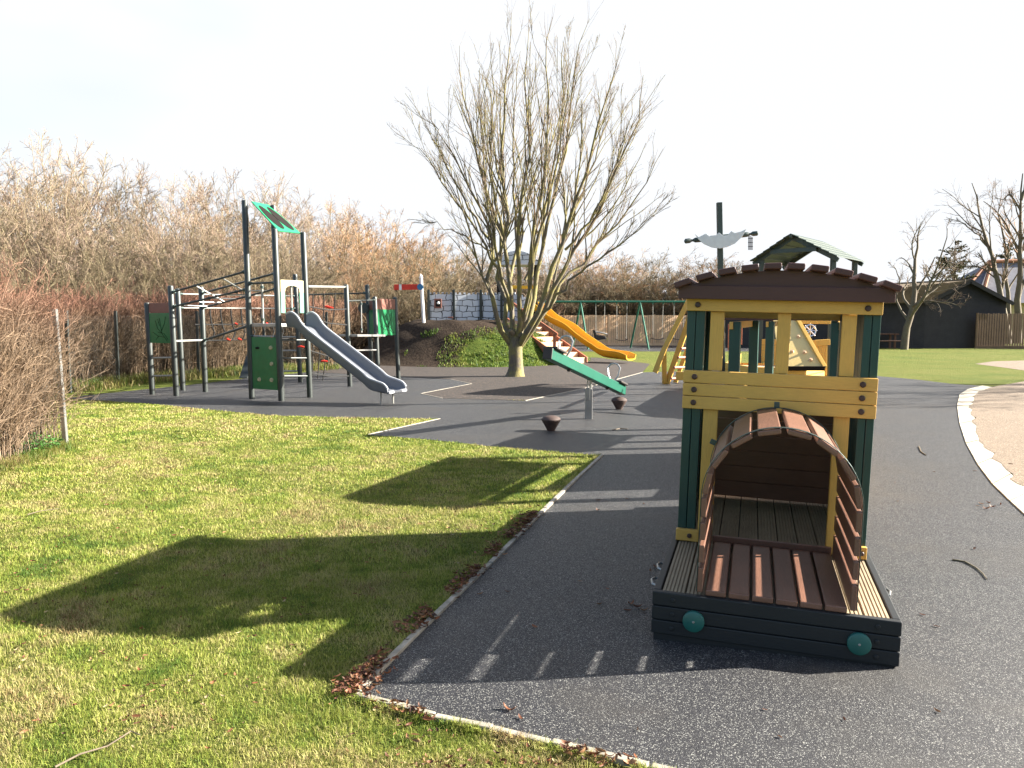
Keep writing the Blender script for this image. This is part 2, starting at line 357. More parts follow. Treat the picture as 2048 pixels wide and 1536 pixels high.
def edging(name, pts, w_, h_, mat=M['kerb'], seg=.0):
    mb = MB(); P = [g(*p) if not isinstance(p, Vector) else p for p in pts]
    for a, b_ in zip(P[:-1], P[1:]):
        L = (b_-a).length; k = max(1, int(L/1.2)); d = (b_-a)/L
        for i in range(k):
            p = a+d*(L*i/k+.004); q = a+d*(L*(i+1)/k-.004)
            j = random.uniform(-.003, .003)
            mb.beam(p+Vector((j, j, h_/2-.03+j)), q+Vector((-j, j, h_/2-.03)), w_, h_+.06)
    o = mb.build(name, mat, bevel=.004); o['kind'] = 'structure'; return o
edging('lawn_kerb', KERB_B, .034, .022)
edging('lawn_kerb', KERB_C+[kc_end+kdir*3], .034, .022)
edging('lawn_kerb', KERB_A, .024, .012)
edging('mulch_kerb', [(902, 759), (943, 768), (841, 788), (885, 797)], .028, .012)
edging('mulch_kerb', [(1050, 802), (1165, 778), (1285, 745)], .028, .012)

# mound
MC = Vector((-1.25, 29.0, 0)); MH = 1.45
def mound_h(x, y):
    dx = (x-MC.x)/(4.3 if x > MC.x else 5.4); dy = (y-MC.y)/(4.7 if y < MC.y else 6)
    r = math.sqrt(dx*dx+dy*dy)
    if r >= 1: return -.05
    t = min(1, (1-r)/.62); t = t*t*(3-2*t)
    return MH*t+.05*math.sin(x*2.3)*math.sin(y*1.7)*t-.02+.02*math.sin(x*7+y*5)*t
nx = 110; vs = []; fs = []
for j in range(nx+1):
    for i in range(nx+1):
        x = -7+14*i/nx; y = -6+13*j/nx; vs.append((x, y, mound_h(x+MC.x, y+MC.y)))
for j in range(nx):
    for i in range(nx):
        a = j*(nx+1)+i; fs.append((a, a+1, a+nx+2, a+nx+1))
mb = MB(); mb.add(vs, fs); o = mb.build('mound', M['mound'], smooth=True, sharp=80); o.location = MC; o['kind'] = 'structure'

# ------------------------------------------------ play locomotive (right foreground)
def cap(mb, c, ax, r, h, n=14):
    c = Vector(c); ax = Vector(ax).normalized()
    mb.tube([c, c+ax*h*.6, c+ax*h], [r, r, r*.72], n)
def bolt(parent, c, ax=(0, -1, 0), r=.017, h=.012):
    mb = MB(); cap(mb, c, ax, r, h); mb.build('bolt_cap', M['bolt'], parent, smooth=True)
loco = empty('play_locomotive', (.693, 3.826, .008), 'yellow, maroon and dark green wooden play locomotive with slatted tunnel boiler standing on black rubber', 'play train', rot=(0, .026, -.296))
W = 1.131; H1 = .246; LT = 2.92
def skirt(parent, W, LT, H1, nb=3, name='base_board'):
    t = .038; hb = (H1-.03)/nb
    for k in range(nb):
        z1 = H1-k*hb; z0 = z1-hb+.003
        MB().box((0, 0, z0), (W, t, z1)).build(name, M['skirt'], parent, bevel=.005)
        MB().box((0, LT-t, z0), (W, LT, z1)).build(name, M['skirt'], parent, bevel=.005)
        MB().box((0, t+.002, z0), (t, LT-t-.002, z1)).build(name, M['skirt'], parent, bevel=.005)
        MB().box((W-t, t+.002, z0), (W, LT-t-.002, z1)).build(name, M['skirt'], parent, bevel=.005)
        for u in (.1, W-.1):
            mb = MB(); cap(mb, (u, 0, (z0+z1)/2), (0, -1, 0), .011, .006); mb.build('screw_cap', M['skirt'], parent, smooth=True)
    MB().box((.012, .012, -.06), (W-.012, LT-.012, .034)).build('plinth', M['skirt'], parent)
skirt(loco, W, LT, H1)
for u in (.205, .955):
    mb = MB(); mb.tube([(u, 0, .122), (u, -.016, .122), (u, -.02, .122)], [.052, .052, .046], 32)
    d = mb.build('buffer_disc', M['disc'], loco, smooth=True)
    mb = MB(); cap(mb, (u, -.02, .122), (0, -1, 0), .006, .003, 8); mb.build('screw', M['galv'], d)
# deck: grooved weathered boards running along the train
def deck(parent, u0, u1, w0, w1, z, bw=.118):
    n = max(1, round((u1-u0)/bw)); bw = (u1-u0)/n
    mb = MB()
    for i in range(n):
        a = u0+i*bw+.003; b_ = u0+(i+1)*bw-.003; ng = 6; gw = (b_-a)/ng
        mb.box((a, w0, z-.03), (b_, w1, z-.006))
        for k in range(ng):
            mb.box((a+k*gw+.0035, w0+.0005, z-.0065), (a+(k+1)*gw-.0035, w1-.0005, z+random.uniform(-.0006, .0006)))
    mb.build('deck', M['deckwood'], parent)
deck(loco, .040, W-.040, .040, LT-.04, H1-.004)
# slatted boiler tunnel
UC, ZC, RT = .575, .735, .362; TW0, TW1 = .022, .915
tun = MB(); tun.box((UC-RT+.03, TW1, .25), (UC+RT-.03, TW1+.03, .305)); tun = tun.build('tunnel_sill', M['tunnel'], loco, bevel=.004)
for i in range(6):
    a = UC-.328+i*.1097
    MB().box((a+.006, TW0+random.uniform(0, .006), .246), (a+.1037, TW1-.005, .277)).build('floor_slat', M['tunnel'], loco, bevel=.006)
th = .026
def wall_slat(sgn, z0, z1):
    u = UC+sgn*RT
    MB().box((min(u, u-sgn*th), TW0, z0), (max(u, u-sgn*th), TW1, z1)).build('side_slat', M['tunnel'], loco, bevel=.005)
for s in (-1, 1):
    z = .262
    for h_ in (.147, .112, .112, .12):
        wall_slat(s, z+.0, z+h_-.024); z += h_+.001
NA = 8
for i in range(NA):
    a0 = math.pi*(i+.10)/NA; a1 = math.pi*(i+.86)/NA; am = (a0+a1)/2
    rr = RT*math.cos((a1-a0)/2)
    ca, sa = math.cos(am), math.sin(am); tx, tz = -sa, ca; hw = RT*math.sin((a1-a0)/2)
    P4 = [(UC+ca*rr+tx*hw, TW0, ZC+sa*rr+tz*hw), (UC+ca*rr-tx*hw, TW0, ZC+sa*rr-tz*hw),
          (UC+ca*(rr-th)-tx*hw, TW0, ZC+sa*(rr-th)-tz*hw), (UC+ca*(rr-th)+tx*hw, TW0, ZC+sa*(rr-th)+tz*hw)]
    MB().prism(P4, (0, TW1-TW0, 0)).build('roof_slat', M['tunnel'], loco, bevel=.006)
def arch(r0, r1, w0, w1, zb, name, mat, z_low=None):
    out = []; inn = []
    for k in range(33):
        a = math.pi*k/32; out.append((UC+r1*math.cos(a), w0, ZC+r1*math.sin(a))); inn.append((UC+r0*math.cos(a), w0, ZC+r0*math.sin(a)))
    out = [(UC+r1, w0, zb)]+out+[(UC-r1, w0, zb)]; inn = [(UC+r0, w0, zb)]+inn+[(UC-r0, w0, zb)]
    n = len(out); vs = out+inn+[(a, w1, c) for a, b_, c in out]+[(a, w1, c) for a, b_, c in inn]; fs = []
    for i in range(n-1):
        fs += [(i, i+1, n+i+1, n+i), (2*n+i, 3*n+i, 3*n+i+1, 2*n+i+1), (i, 2*n+i, 2*n+i+1, i+1), (n+i, n+i+1, 3*n+i+1, 3*n+i)]
    fs += [(0, n, 3*n, 2*n), (n-1, 3*n-1, 4*n-1, 2*n-1)]
    return MB().add(vs, fs).build(name, mat, loco, bevel=.002)
arch(RT+.001, RT+.005, TW0+.004, TW0+.036, .262, 'hoop', M['strap'])
arch(RT+.001, RT+.005, TW1-.05, TW1-.018, .262, 'hoop', M['strap'])
for a in (math.pi/2+.03, math.pi*.88):
    p = Vector((UC+(RT+.004)*math.cos(a), TW1-.034, ZC+(RT+.004)*math.sin(a))); MB().beam(p, p+Vector((math.cos(a)*.032, 0, math.sin(a)*.032)), .03, .022, (0, 1, 0)).build('bracket', M['strap'], loco, bevel=.003)
# cab
U0, U1 = .026, 1.096; CW = .95; CW2 = 2.3
for u0, u1 in ((U0+.004, .134), (1.006, U1-.002)):
    um = (u0+u1)/2
    for w0, w1 in ((CW+.034, CW+.14), (CW2-.11, CW2)):
        MB().box((u0, w0, H1-.01), (um-.0015, w1, 1.66)).build('post', M['dgreen'], loco, bevel=.004)
        MB().box((um+.0015, w0, H1-.01), (u1, w1, 1.66)).build('post', M['dgreen'], loco, bevel=.004)
for z0, z1 in ((1.641, 1.713), (1.213, 1.287), (1.136, 1.210), (1.058, 1.133)):
    bb = MB().box((U0, CW-.001, z0), (U1, CW+.032, z1)).build('front_board', M['yellow'], loco, bevel=.004)
    for u in (.092, 1.018): bolt(bb, (u, CW-.001, (z0+z1)/2))
for u0, u1 in ((.166, .246), (.545, .618), (.893, .970)):
    MB().box((u0, CW+.004 if False else CW+.034, 1.288 if True else 0), (u1, CW+.066, 1.640)).build('window_bar', M['yellow_v'], loco, bevel=.004)
for u0, u1 in ((.150, .236), (.880, .966)):
    MB().box((u0, CW+.034, H1), (u1, CW+.066, 1.1)).build('door_bar', M['yellow_v'], loco, bevel=.004)
for u0, u1 in ((.024, .158), (1.022, 1.098)):
    bb = MB().box((u0, CW-.004, H1+.001), (u1, CW+.03, H1+.072)).build('foot_block', M['yellow'], loco, bevel=.004)
    bolt(bb, (.105 if u0 < .5 else 1.07, CW-.004, H1+.036), r=.014)
# side walls: low boards and top rails, rear wall
for u0, u1 in ((U0+.006, U0+.036), (U1-.036, U1-.006)):
    nb = 9; w_ = CW+.142; bw = (CW2-.112-w_)/nb
    for k in range(nb): MB().box((u0, w_+k*bw+.001, H1-.01), (u1, w_+(k+1)*bw-.001, 1.66)).build('side_board', M['dgreen'], loco, bevel=.004)
for k in range(6):
    z0 = .262+k*.118
    MB().box((.137, CW2-.07, z0), (1.003, CW2-.04, z0+.115)).build('rear_board', M['brown_in'], loco, bevel=.004)
MB().box((.137, CW2-.07, 1.60), (1.003, CW2-.035, 1.69)).build('rear_rail', M['yellow'], loco, bevel=.004)
# interior bench board seen under the arch
# roof: bowed end boards and eleven curved slats
def roof(parent, u0, u1, w0, w1, zb, zt, n, mat, gap=.32, skip_front=False):
    um = (u0+u1)/2; hw = (u1-u0)/2; rise = zt-zb-.045
    def zc(u): return zb+.045+rise*(1-((u-um)/hw)**2)
    for wa in (w0+.07, w1-.10):
        top = [(u0+.045+(u1-u0-.09)*k/24, wa, zc(u0+.045+(u1-u0-.09)*k/24)-.003) for k in range(25)]
        lo = [(u0+.045, wa, zb+.0), (u1-.045, wa, zb+.0)]
        MB().prism(lo+top[::-1], (0, .034, 0)).build('roof_end_board', mat, parent, bevel=.003)
        MB().box((u0+.03, wa-.022, zb-.004), (u1-.03, wa-.0015, zb+.075)).build('roof_beam', mat, parent, bevel=.003)
    sw = (u1-u0)/n
    for i in range(n):
        c = u0+(i+.5)*sw; s = -2*rise*(c-um)/hw**2; L = math.hypot(1, s); tx, tz = 1/L, s/L; hh = sw*(1-gap)/2*L; t = .036
        P4 = [(c-tx*hh, w0, zc(c)-tz*hh), (c+tx*hh, w0, zc(c)+tz*hh), (c+tx*hh-tz*t, w0, zc(c)+tz*hh+tx*t), (c-tx*hh-tz*t, w0, zc(c)-tz*hh+tx*t)]
        MB().prism(P4, (0, w1-w0, 0)).build('roof_slat', mat, parent, bevel=.007)
roof(loco, -.05, 1.176, CW-.10, CW2+.16, 1.714, 1.885, 10, M['maroon'], .24)
# coal box behind the cab
for k in range(5):
    z0 = H1+.002+k*.1
    MB().box((.05, LT-.08, z0), (W-.05, LT-.05, z0+.096)).build('coal_box_board', M['maroon'], loco, bevel=.004)
    for u in (.05, W-.08): MB().box((u, CW2+.01, z0), (u+.03, LT-.082, z0+.098)).build('coal_box_board', M['maroon'], loco, bevel=.004)
# chrome loop handles low on the sides
for u, s in ((0, -1), (W, 1)):
    for wv in (.35, .62) if s < 0 else (.62,):
        mb = MB(); mb.tube([(u, wv-.06, .17), (u+s*.035, wv-.05, .18), (u+s*.045, wv, .185), (u+s*.035, wv+.05, .18), (u, wv+.06, .17)], .007, 8); mb.build('side_handle', M['galv'], loco, smooth=True)

# second carriage behind, seen through the cab windows
def carriage(name, x, y, yaw, W, L, H, label, low):
    c = empty(name, (x, y, 0), label, 'play train', rot=(0, .004, -yaw))
    skirt(c, W, L, .24); deck(c, .04, W-.04, .04, L-.04, .236)
    for u in (.05, W-.15):
        for w_ in (.08, L-.18):
            MB().box((u, w_, .23), (u+.1, w_+.1, H-.02)).build('post', M['dgreen'], c, bevel=.004)
    for k in range(low):
        z0 = .25+k*.12
        for u in (.02, W-.052): MB().box((u, .09, z0), (u+.03, L-.09, z0+.115)).build('side_board', M['yellow'], c, bevel=.004)
        MB().box((.03, L-.08, z0), (W-.03, L-.05, z0+.115)).build('end_board', M['yellow'], c, bevel=.004)
    for u in (.055, W-.085): MB().box((u, .05, H-.09), (u+.03, L-.05, H-.02)).build('roof_rail', M['yellow'], c, bevel=.004)
    roof(c, -.05, W+.05, 0, L, H, H+.14, 10, M['maroon'], .24)
    return c
carriage('play_carriage', 1.94, 7.32, R(22), 1.08, 2.2, 1.58, 'roofed play train carriage on dark green posts behind the locomotive cab', 5)
carriage('play_carriage', 3.18, 10.15, R(27), 1.08, 1.5, 1.56, 'last and farthest roofed carriage of the play train, nearest the ship', 3)

# ------------------------------------------------ seesaw
HI = Vector((.49, 10.75, 1.10)); LO = Vector((1.90, 13.55, .33)); PV = g(1177, 838)
mid_px = at(1177, 762, PV.y)
bd = (LO-HI).normalized()
see = empty('seesaw', PV, 'green seesaw tilted on a grey steel post, its raised end towards the camera', 'seesaw')
def rel(p, o): return Vector(p)-o.location
yaw_d = Vector((bd.x, bd.y, 0)).normalized(); side = Vector((-yaw_d.y, yaw_d.x, 0)); upb = bd.cross(side)*-1
if upb.z < 0: upb = -upb
h, l = rel(HI, see), rel(LO, see)
MB().beam(h, l, .13, .15, upb).build('beam', M['seegreen'], see, bevel=.008)
MB().beam(h-bd*.02, h-bd*.004, .135, .155, upb).build('end_cap', M['rub'], see, bevel=.004)
MB().beam(l+bd*.004, l+bd*.02, .135, .155, upb).build('end_cap', M['rub'], see, bevel=.004)
L_ = (l-h).length
for t in (.0, 1.0):
    c = h+(l-h)*t + (bd*.24 if t == 0 else -bd*.20)
    MB().beam(c-bd*.19+upb*.095, c+bd*.17+upb*.095, .22, .035, upb).build('seat', M['rub'], see, bevel=.012)
    c2 = c+(bd if t == 0 else -bd)*.33+upb*.075; sg = 1 if t == 0 else -1
    pts = [c2-side*.03, c2+upb*.10-side*.09, c2+upb*.22-side*.11, c2+upb*.285-side*.06, c2+upb*.30, c2+upb*.285+side*.06, c2+upb*.22+side*.11, c2+upb*.10+side*.09, c2+side*.03]
    mb = MB(); mb.tube(pts, .015, 8); mb.build('handle', M['galv'], see, smooth=True)
    mb = MB(); cb = c+(bd if t == 0 else -bd)*.55-upb*.076; mb.beam(cb, cb-upb*.03, .05, .05, bd); mb.build('stop_bolt', M['rub'], see, bevel=.005)
pt = (h+l)/2
MB().box((-.055, -.055, -.05), (.055, .055, .48)).build('post', M['galv'], see, bevel=.008)
MB().box((-.05, -.065, .30), (.012, -.056, .50)).build('bracket', M['galv'], see, bevel=.004)
mb = MB(); mb.tube([(-.02, -.03, .45), (-.02, -.03, pt.z-.03)], .012, 8); mb.tube([(.03, 0, .47), (.03, 0, pt.z-.03)], .022, 10); mb.build('pivot', M['galv'], see, smooth=True)
for (px, py, s_, lab) in ((1102, 862, 1.0, 'brown rubber cone stop on the ground under the raised end of the seesaw'), (1238, 819, 1.0, 'brown rubber cone stop under the lowered end of the seesaw')):
    p = g(px, py); k = (p.y)/F*1.0
    prof = [(.045, -.03), (.05, .0), (.075, .05), (.115, .12), (.137, .155), (.137, .168), (.115, .195), (.06, .215), (.002, .222)]
    mb = MB(); n = 28; vs = [(r_*math.cos(2*math.pi*i/n), r_*math.sin(2*math.pi*i/n), z_) for r_, z_ in prof for i in range(n)]
    fs = [(a*n+i, a*n+(i+1) % n, (a+1)*n+(i+1) % n, (a+1)*n+i) for a in range(len(prof)-1) for i in range(n)]
    mb.add(vs, fs); o = mb.build('seesaw_stop', M['cone'], smooth=True); o.location = p; tag(o, lab, 'seesaw stop', 'rubber stops under the seesaw')

# ------------------------------------------------ climbing frame (left)
cf = empty('climbing_frame', g(563, 800), 'grey steel climbing frame with green roof panel, grey slide, rope nets and slanted bars', 'climbing frame')
cfo = cf.location.copy()
def Cb(p): return Vector(p)-cfo
def cpost(bx, by, tx, ty, r=.056, Y=None, name='post'):
    b_ = g(bx, by) if Y is None else at(bx, by, Y); b_.z = -.05 if Y is None else b_.z; t_ = at(tx, ty, b_.y)
    mb = MB(); d = (t_-b_).normalized(); mb.tube([Cb(b_), Cb(t_-d*.03), Cb(t_-d*.008), Cb(t_)], [r, r, r*.85, r*.4], 18)
    mb.build(name, M['post'], cf, smooth=True); return b_, t_
PT = {}
for k, a in {1: (305, 789, 294, 605), 2: (353, 792, 341, 571), 3: (366, 781, 355, 577), 4: (411, 784, 402, 573), 5: (504, 798, 489, 400), 6: (563, 802, 549, 457), 7: (620, 795, 606, 464), 8: (601, 765, 590, 548),
             9: (700, 773, 692, 569), 10: (745, 762, 734, 569), 11: (757, 764, 749, 593), 12: (797, 758, 790, 594)}.items(): PT[k] = cpost(*a)
b4 = g(563, 794); PT[13] = cpost(564, 793.5, 546, 410)
def on(k, py):
    b_, t_ = PT[k]; z0 = zat(py, b_.y); f = (z0-b_.z)/(t_.z-b_.z); return b_+(t_-b_)*f
def tb(name, p, q, r, mat):
    d_ = (Vector(q)-Vector(p)).normalized()
    if name != 'rung':
        for e_, s_ in ((Vector(p), 1), (Vector(q), -1)):
            mb = MB(); mb.tube([Cb(e_+d_*s_*.05), Cb(e_+d_*s_*.10)], r+.014, 10); mb.build('clamp', M['strap'], cf, smooth=True)
    mb = MB(); mb.tube([Cb(p), Cb(q)], r, 10); return mb.build(name, mat, cf, smooth=True)
# slanted overhead bars and cross rungs
A1, B1 = on(2, 585), on(5, 542); A2, B2 = on(4, 587), on(6, 546); A3, B3 = on(2, 614), on(5, 578); A4, B4 = on(4, 616), on(6, 577)
for p, q in ((A1, B1), (A2, B2), (A3, B3), (A4, B4)): tb('slanted_bar', p, q, .02, M['post'])
for t in (.33, .68): tb('rung', A1+(B1-A1)*t, A4+(B4-A4)*t, .014, M['bar'])
for t in (.15, .5, .85):
    p = A3+(B3-A3)*t; mb = MB(); mb.tube([Cb(p-Vector((.02, 0, 0))), Cb(p+Vector((.03, 0, 0)))], .032, 10); mb.build('clamp', M['post'], cf, smooth=True)
for t in (.1, .3, .5, .7, .9):
    p = A3+(B3-A3)*t; q = A4+(B4-A4)*t; tb('rung', p, q, .011, M['galv'])
# plank and slanted rail
p, q = on(2, 682), on(4, 680); MB().beam(Cb(p), Cb(q), .10, .035).build('plank', M['bar'], cf, bevel=.005)
p, q = on(4, 681), on(5, 651); tb('slanted_rail', p, q, .024, M['post'])
# pale horizontal bars behind with the hanging rope net
h1a, h1b = on(3, 588), on(8, 592); h2a, h2b = on(3, 616), on(8, 617)
tb('pale_bar', h1a, h1b, .017, M['bar']); tb('pale_bar', h2a, h2b, .017, M['bar'])
def rope(pts, r=.016): 
    mb = MB(); mb.tube([Cb(p) for p in pts], r, 6); return mb.build('rope', M['rope'], cf, smooth=True)
zl = [zat(649, 17.5), zat(681, 17.5)]
for k in range(9):
    t = .16+.085*k; a = h2a+(h2b-h2a)*t; dd = (h2b-h2a)*.03
    rope([a, a+Vector((0, 0, -.14)), Vector((a.x, a.y, zl[0]))+dd*.3, Vector((a.x, a.y, zl[0]-.18))+dd, Vector((a.x, a.y, zl[1]))+dd*.2])
for zz in zl: rope([Vector((a_.x, a_.y, zz)) for a_ in [h2a+(h2b-h2a)*t for t in (.12, .3, .5, .7, .92)]], .014)
for k in range(5):
    t = .38+.095*k; a = h2a+(h2b-h2a)*t
    mb = MB(); mb.tube([Cb((a.x-.06, a.y, zl[1]+.0)), Cb((a.x, a.y, zl[1]+.025)), Cb((a.x+.06, a.y, zl[1]))], [.012, .028, .012], 8); mb.build('rope_clip', M['red'], cf, smooth=True)
for t in (.45, .72):
    a = h2a+(h2b-h2a)*t; mb = MB(); mb.tube([Cb((a.x-.05, a.y, zl[0])), Cb((a.x, a.y, zl[0]+.02)), Cb((a.x+.05, a.y, zl[0]))], [.01, .022, .01], 8); mb.build('rope_clip', M['red'], cf, smooth=True)
# leaf panels
def panel(p0, p1, z0, z1, mat, name='panel', t=.018):
    p0 = Vector(p0); p1 = Vector(p1); n_ = Vector((p1.y-p0.y, p0.x-p1.x, 0)).normalized()*t
    return MB().prism([Cb((p0.x, p0.y, z0)), Cb((p1.x, p1.y, z0)), Cb((p1.x, p1.y, z1)), Cb((p0.x, p0.y, z1))], n_).build(name, mat, cf, bevel=.004)
for k1, k2, yt, ym, yb in ((1, 2, 606, 626, 686), (11, 12, 598, 619, 671), (10, 11, 600, 620, 672)):
    a, b_ = PT[k1][0], PT[k2][0]; ta, tb_ = on(k1, (yt+yb)/2), on(k2, (yt+yb)/2)
    d = (tb_-ta).normalized()*.055; a = ta+d; b_ = tb_-d; Y = (a.y+b_.y)/2
    pg = panel(a, b_, zat(yb, Y), zat(ym, Y), M['paintgreen'], 'green_panel'); panel(a, b_, zat(ym, Y)+.003, zat(yt, Y), M['panelbrown'], 'brown_panel')
    if k1 != 10:
        n_ = Vector((b_.y-a.y, a.x-b_.x, 0)).normalized()*-.003; n_ = n_ if n_.y < 0 else -n_
        if n_.y > 0: n_ = -n_
        z0 = zat(yb, Y)+.04; z1 = zat(ym, Y)-.05; mb = MB()
        def pp(u, v): return Cb(Vector((a.x+(b_.x-a.x)*u, a.y+(b_.y-a.y)*u, z0+(z1-z0)*v)))
        nn_ = Vector((b_.y-a.y, a.x-b_.x, 0)).normalized(); nn_ = nn_ if nn_.y < 0 else -nn_
        off = nn_*.004 if Vector((b_.y-a.y, a.x-b_.x, 0)).y > 0 else nn_*.021
        for st in ([(.85, .0), (.6, .3), (.5, .9)], [(.62, .28), (.4, .5), (.3, .8)], [(.7, .15), (.4, .2), (.15, .35)], [(.58, .4), (.75, .7), (.8, .95)], [(.5, .6), (.42, .85)], [(.45, .2), (.3, .05)], [(.9, .05), (.7, .3), (.4, .35)]):
            mb.tube([pp(*q)+off for q in st], .004, 5)
        mb.build('leaf_drawing', M['dark'], pg)
for y_ in (716, 752): tb('rung', on(1, y_), on(2, y_-1), .017, M['bar'])
for y_ in (700,): tb('rung', on(9, y_+1), on(11, y_), .02, M['galv'])
# tower: climbing wall, decks, rungs, entry arch, roof
a, b_ = on(5, 730), on(6, 730); d = (b_-a).normalized(); a2 = a+d*.062; b2 = b_-d*.062
wall = panel(a2, b2, zat(778, 15.15), zat(674, 15.15), M['paintgreen'], 'climbing_wall', .02)
nrm = Vector((d.y, -d.x, 0)).normalized()
if nrm.y > 0: nrm = -nrm
for (u, py) in ((.25, 696), (.78, 695), (.8, 727), (.28, 759), (.78, 759)):
    p = a2+(b2-a2)*u; c = Cb(Vector((p.x, p.y, zat(py, 15.1))))+nrm*.02
    if u == .25: MB().tube([c-Vector((.04, 0, 0)), c+Vector((.04, 0, 0))], .022, 10).build('hand_hold', M['dark'], wall, smooth=True)
    else:
        MB().tube([c-nrm*.016, c+nrm*.025], [.05, .032], 12).build('hand_hold', M['cream'], wall, smooth=True)
for py in (712, 728, 744):
    q0 = a2+(b2-a2)*.22; q1 = a2+(b2-a2)*.82; z = zat(py, 15.1)
    MB().beam(Cb((q0.x, q0.y, z))+nrm*.003, Cb((q1.x, q1.y, z))+nrm*.003, .01, .012).build('foot_slot', M['dark'], wall)
P5, P6, P7, P13 = on(5, 647), on(6, 647), on(7, 647), on(13, 647); zd = zat(647, 15.2)
dk = [Cb((p.x, p.y, zd-.06)) for p in (P5, P6, P7, P13)]
MB().prism(dk, (0, 0, .06)).build('deck', M['galv'], cf, bevel=.004)
tb('rail', on(5, 567), on(6, 565), .02, M['post']); tb('rail', on(5, 672), on(6, 673), .015, M['galv'])
q0 = on(5, 567)+(on(6, 565)-on(5, 567))*.5; tb('centre_bar', q0, Vector((q0.x, q0.y, zd)), .02, M['bar'])
for y_ in (680, 716, 752): tb('rung', on(6, y_), on(7, y_), .017, M['post'])
for y_ in (674, 701, 742): tb('rung', on(8, y_)+Vector((-.8, -.1, 0)), on(8, y_), .02, M['bar'])
# entry arch between posts 6 and 7
a, b_ = on(6, 600), on(7, 600); d = (b_-a); zt_, zb_ = zat(561, 15.3), zat(626, 15.3)
def ap(u, z): return Cb((a.x+d.x*u, a.y+d.y*u, z))
arch_o = empty('entry_arch', (0, 0, 0), None, None) if False else None
n3 = Vector((d.y, -d.x, 0)).normalized()*.02
zm = zat(585, 15.3)
pl = [ap(.10, zm), ap(.10, zt_), ap(.90, zt_), ap(.90, zm), ap(.76, zm), ap(.74, zm+.07), ap(.66, zm+.11), ap(.5, zm+.13), ap(.34, zm+.11), ap(.26, zm+.07), ap(.24, zm)]
MB().prism(pl, n3).build('entry_arch', M['cream'], cf, bevel=.003)
for u0, u1 in ((.10, .24), (.76, .90)): MB().prism([ap(u0, zb_), ap(u1, zb_), ap(u1, zm-.003), ap(u0, zm-.003)], n3).build('arch_side', M['mint'], cf, bevel=.003)
tb('centre_bar', Vector((a.x+d.x*.46, a.y+d.y*.46+.05, zb_)), Vector((a.x+d.x*.46, a.y+d.y*.46+.05, zm+.2)), .018, M['bar'])
# roof panel, high between posts 5 and 13, low between 6 and 7, with two long dark ovals
r1, r2, r3, r4 = on(5, 405)+Vector((.12, 0, -.02)), on(13, 413)+Vector((.03, -.1, 0)), on(7, 468), on(6, 464)
r1 = at(502, 404, PT[5][0].y); r2 = at(537, 411, PT[13][0].y); r3 = at(601, 468, PT[7][0].y); r4 = at(556, 463, PT[6][0].y)
nr = (r2-r1).cross(r4-r1).normalized(); nr = nr if nr.z > 0 else -nr
rp = MB().prism([Cb(r1), Cb(r2), Cb(r3), Cb(r4)], nr*.02).build('roof_panel', M['roofgreen'], cf, bevel=.004)
for v0 in (.28, .73):
    pl = []
    for k in range(20):
        a_ = 2*math.pi*k/20; u = .52+.40*math.cos(a_); v = v0+.215*math.sin(a_)+.03*math.cos(a_)
        top = r1+(r2-r1)*v; bot = r4+(r3-r4)*v; pl.append(Cb(top+(bot-top)*u)-nr*.005)
    MB().prism(pl, nr*.03).build('dark_oval', M['dark'], rp)
# upper bars to the right, nets, far posts
g1a, g1b = on(7, 573), on(9, 574); g2a, g2b = on(7, 590), on(9, 583)
tb('pale_bar', g1a, g1b, .024, M['bar']); tb('pale_bar', on(8, 590), on(10, 586), .02, M['post']); tb('rail', on(9, 602), on(11, 600), .018, M['post'])
q = (on(9, 602)+on(11, 600))/2; tb('hanging_pole', q, Vector((q.x, q.y, zat(665, q.y))), .014, M['galv'])
MB().beam(Cb(on(9, 671)), Cb(on(11, 671)), .5, .05).build('deck', M['galv'], cf, bevel=.005)
cwh = on(10, 616)+Vector((-.1, -.08, 0)); mb = MB(); mb.tube([Cb(cwh), Cb(cwh+Vector((.0, -.05, 0)))], .13, 20); mb.build('steering_disc', M['post'], cf, smooth=True)
na, nb_ = on(7, 590), on(9, 583)
for t, dx, zlow in ((.16, -.1, 755), (.42, -.25, 758), (.70, -.42, 762)):
    p = na+(nb_-na)*t; Y = p.y; q = at(1024, zlow, Y); rope([p, p+Vector((dx*.1, 0, -.5)), p+Vector((dx*.5, .1, -1.1)), Vector((p.x+dx*.8, Y+.1, q.z))], .013)
for py_, py2 in ((612, 618), (632, 650), (664, 684), (700, 716), (745, 752)):
    rope([on(7, min(py_, 790)), (on(7, py_)+on(9, py2))/2+Vector((0, 0, -.05)), on(9, py2)], .013)
for px, py in ((654, 613), (660, 615), (649, 722), (602, 693)):
    p = at(px, py, 17.2); mb = MB(); mb.tube([Cb(p-Vector((.07, 0, 0))), Cb(p), Cb(p+Vector((.07, 0, -.01)))], [.014, .024, .014], 8); mb.build('rope_clip', M['red'], cf, smooth=True)
# leaning dark board at the back
MB().beam(Cb(g(487, 757)+Vector((0, 0, 0))), Cb(at(505, 700, 21)), .22, .05).build('leaning_board', M['post'], cf, bevel=.01)
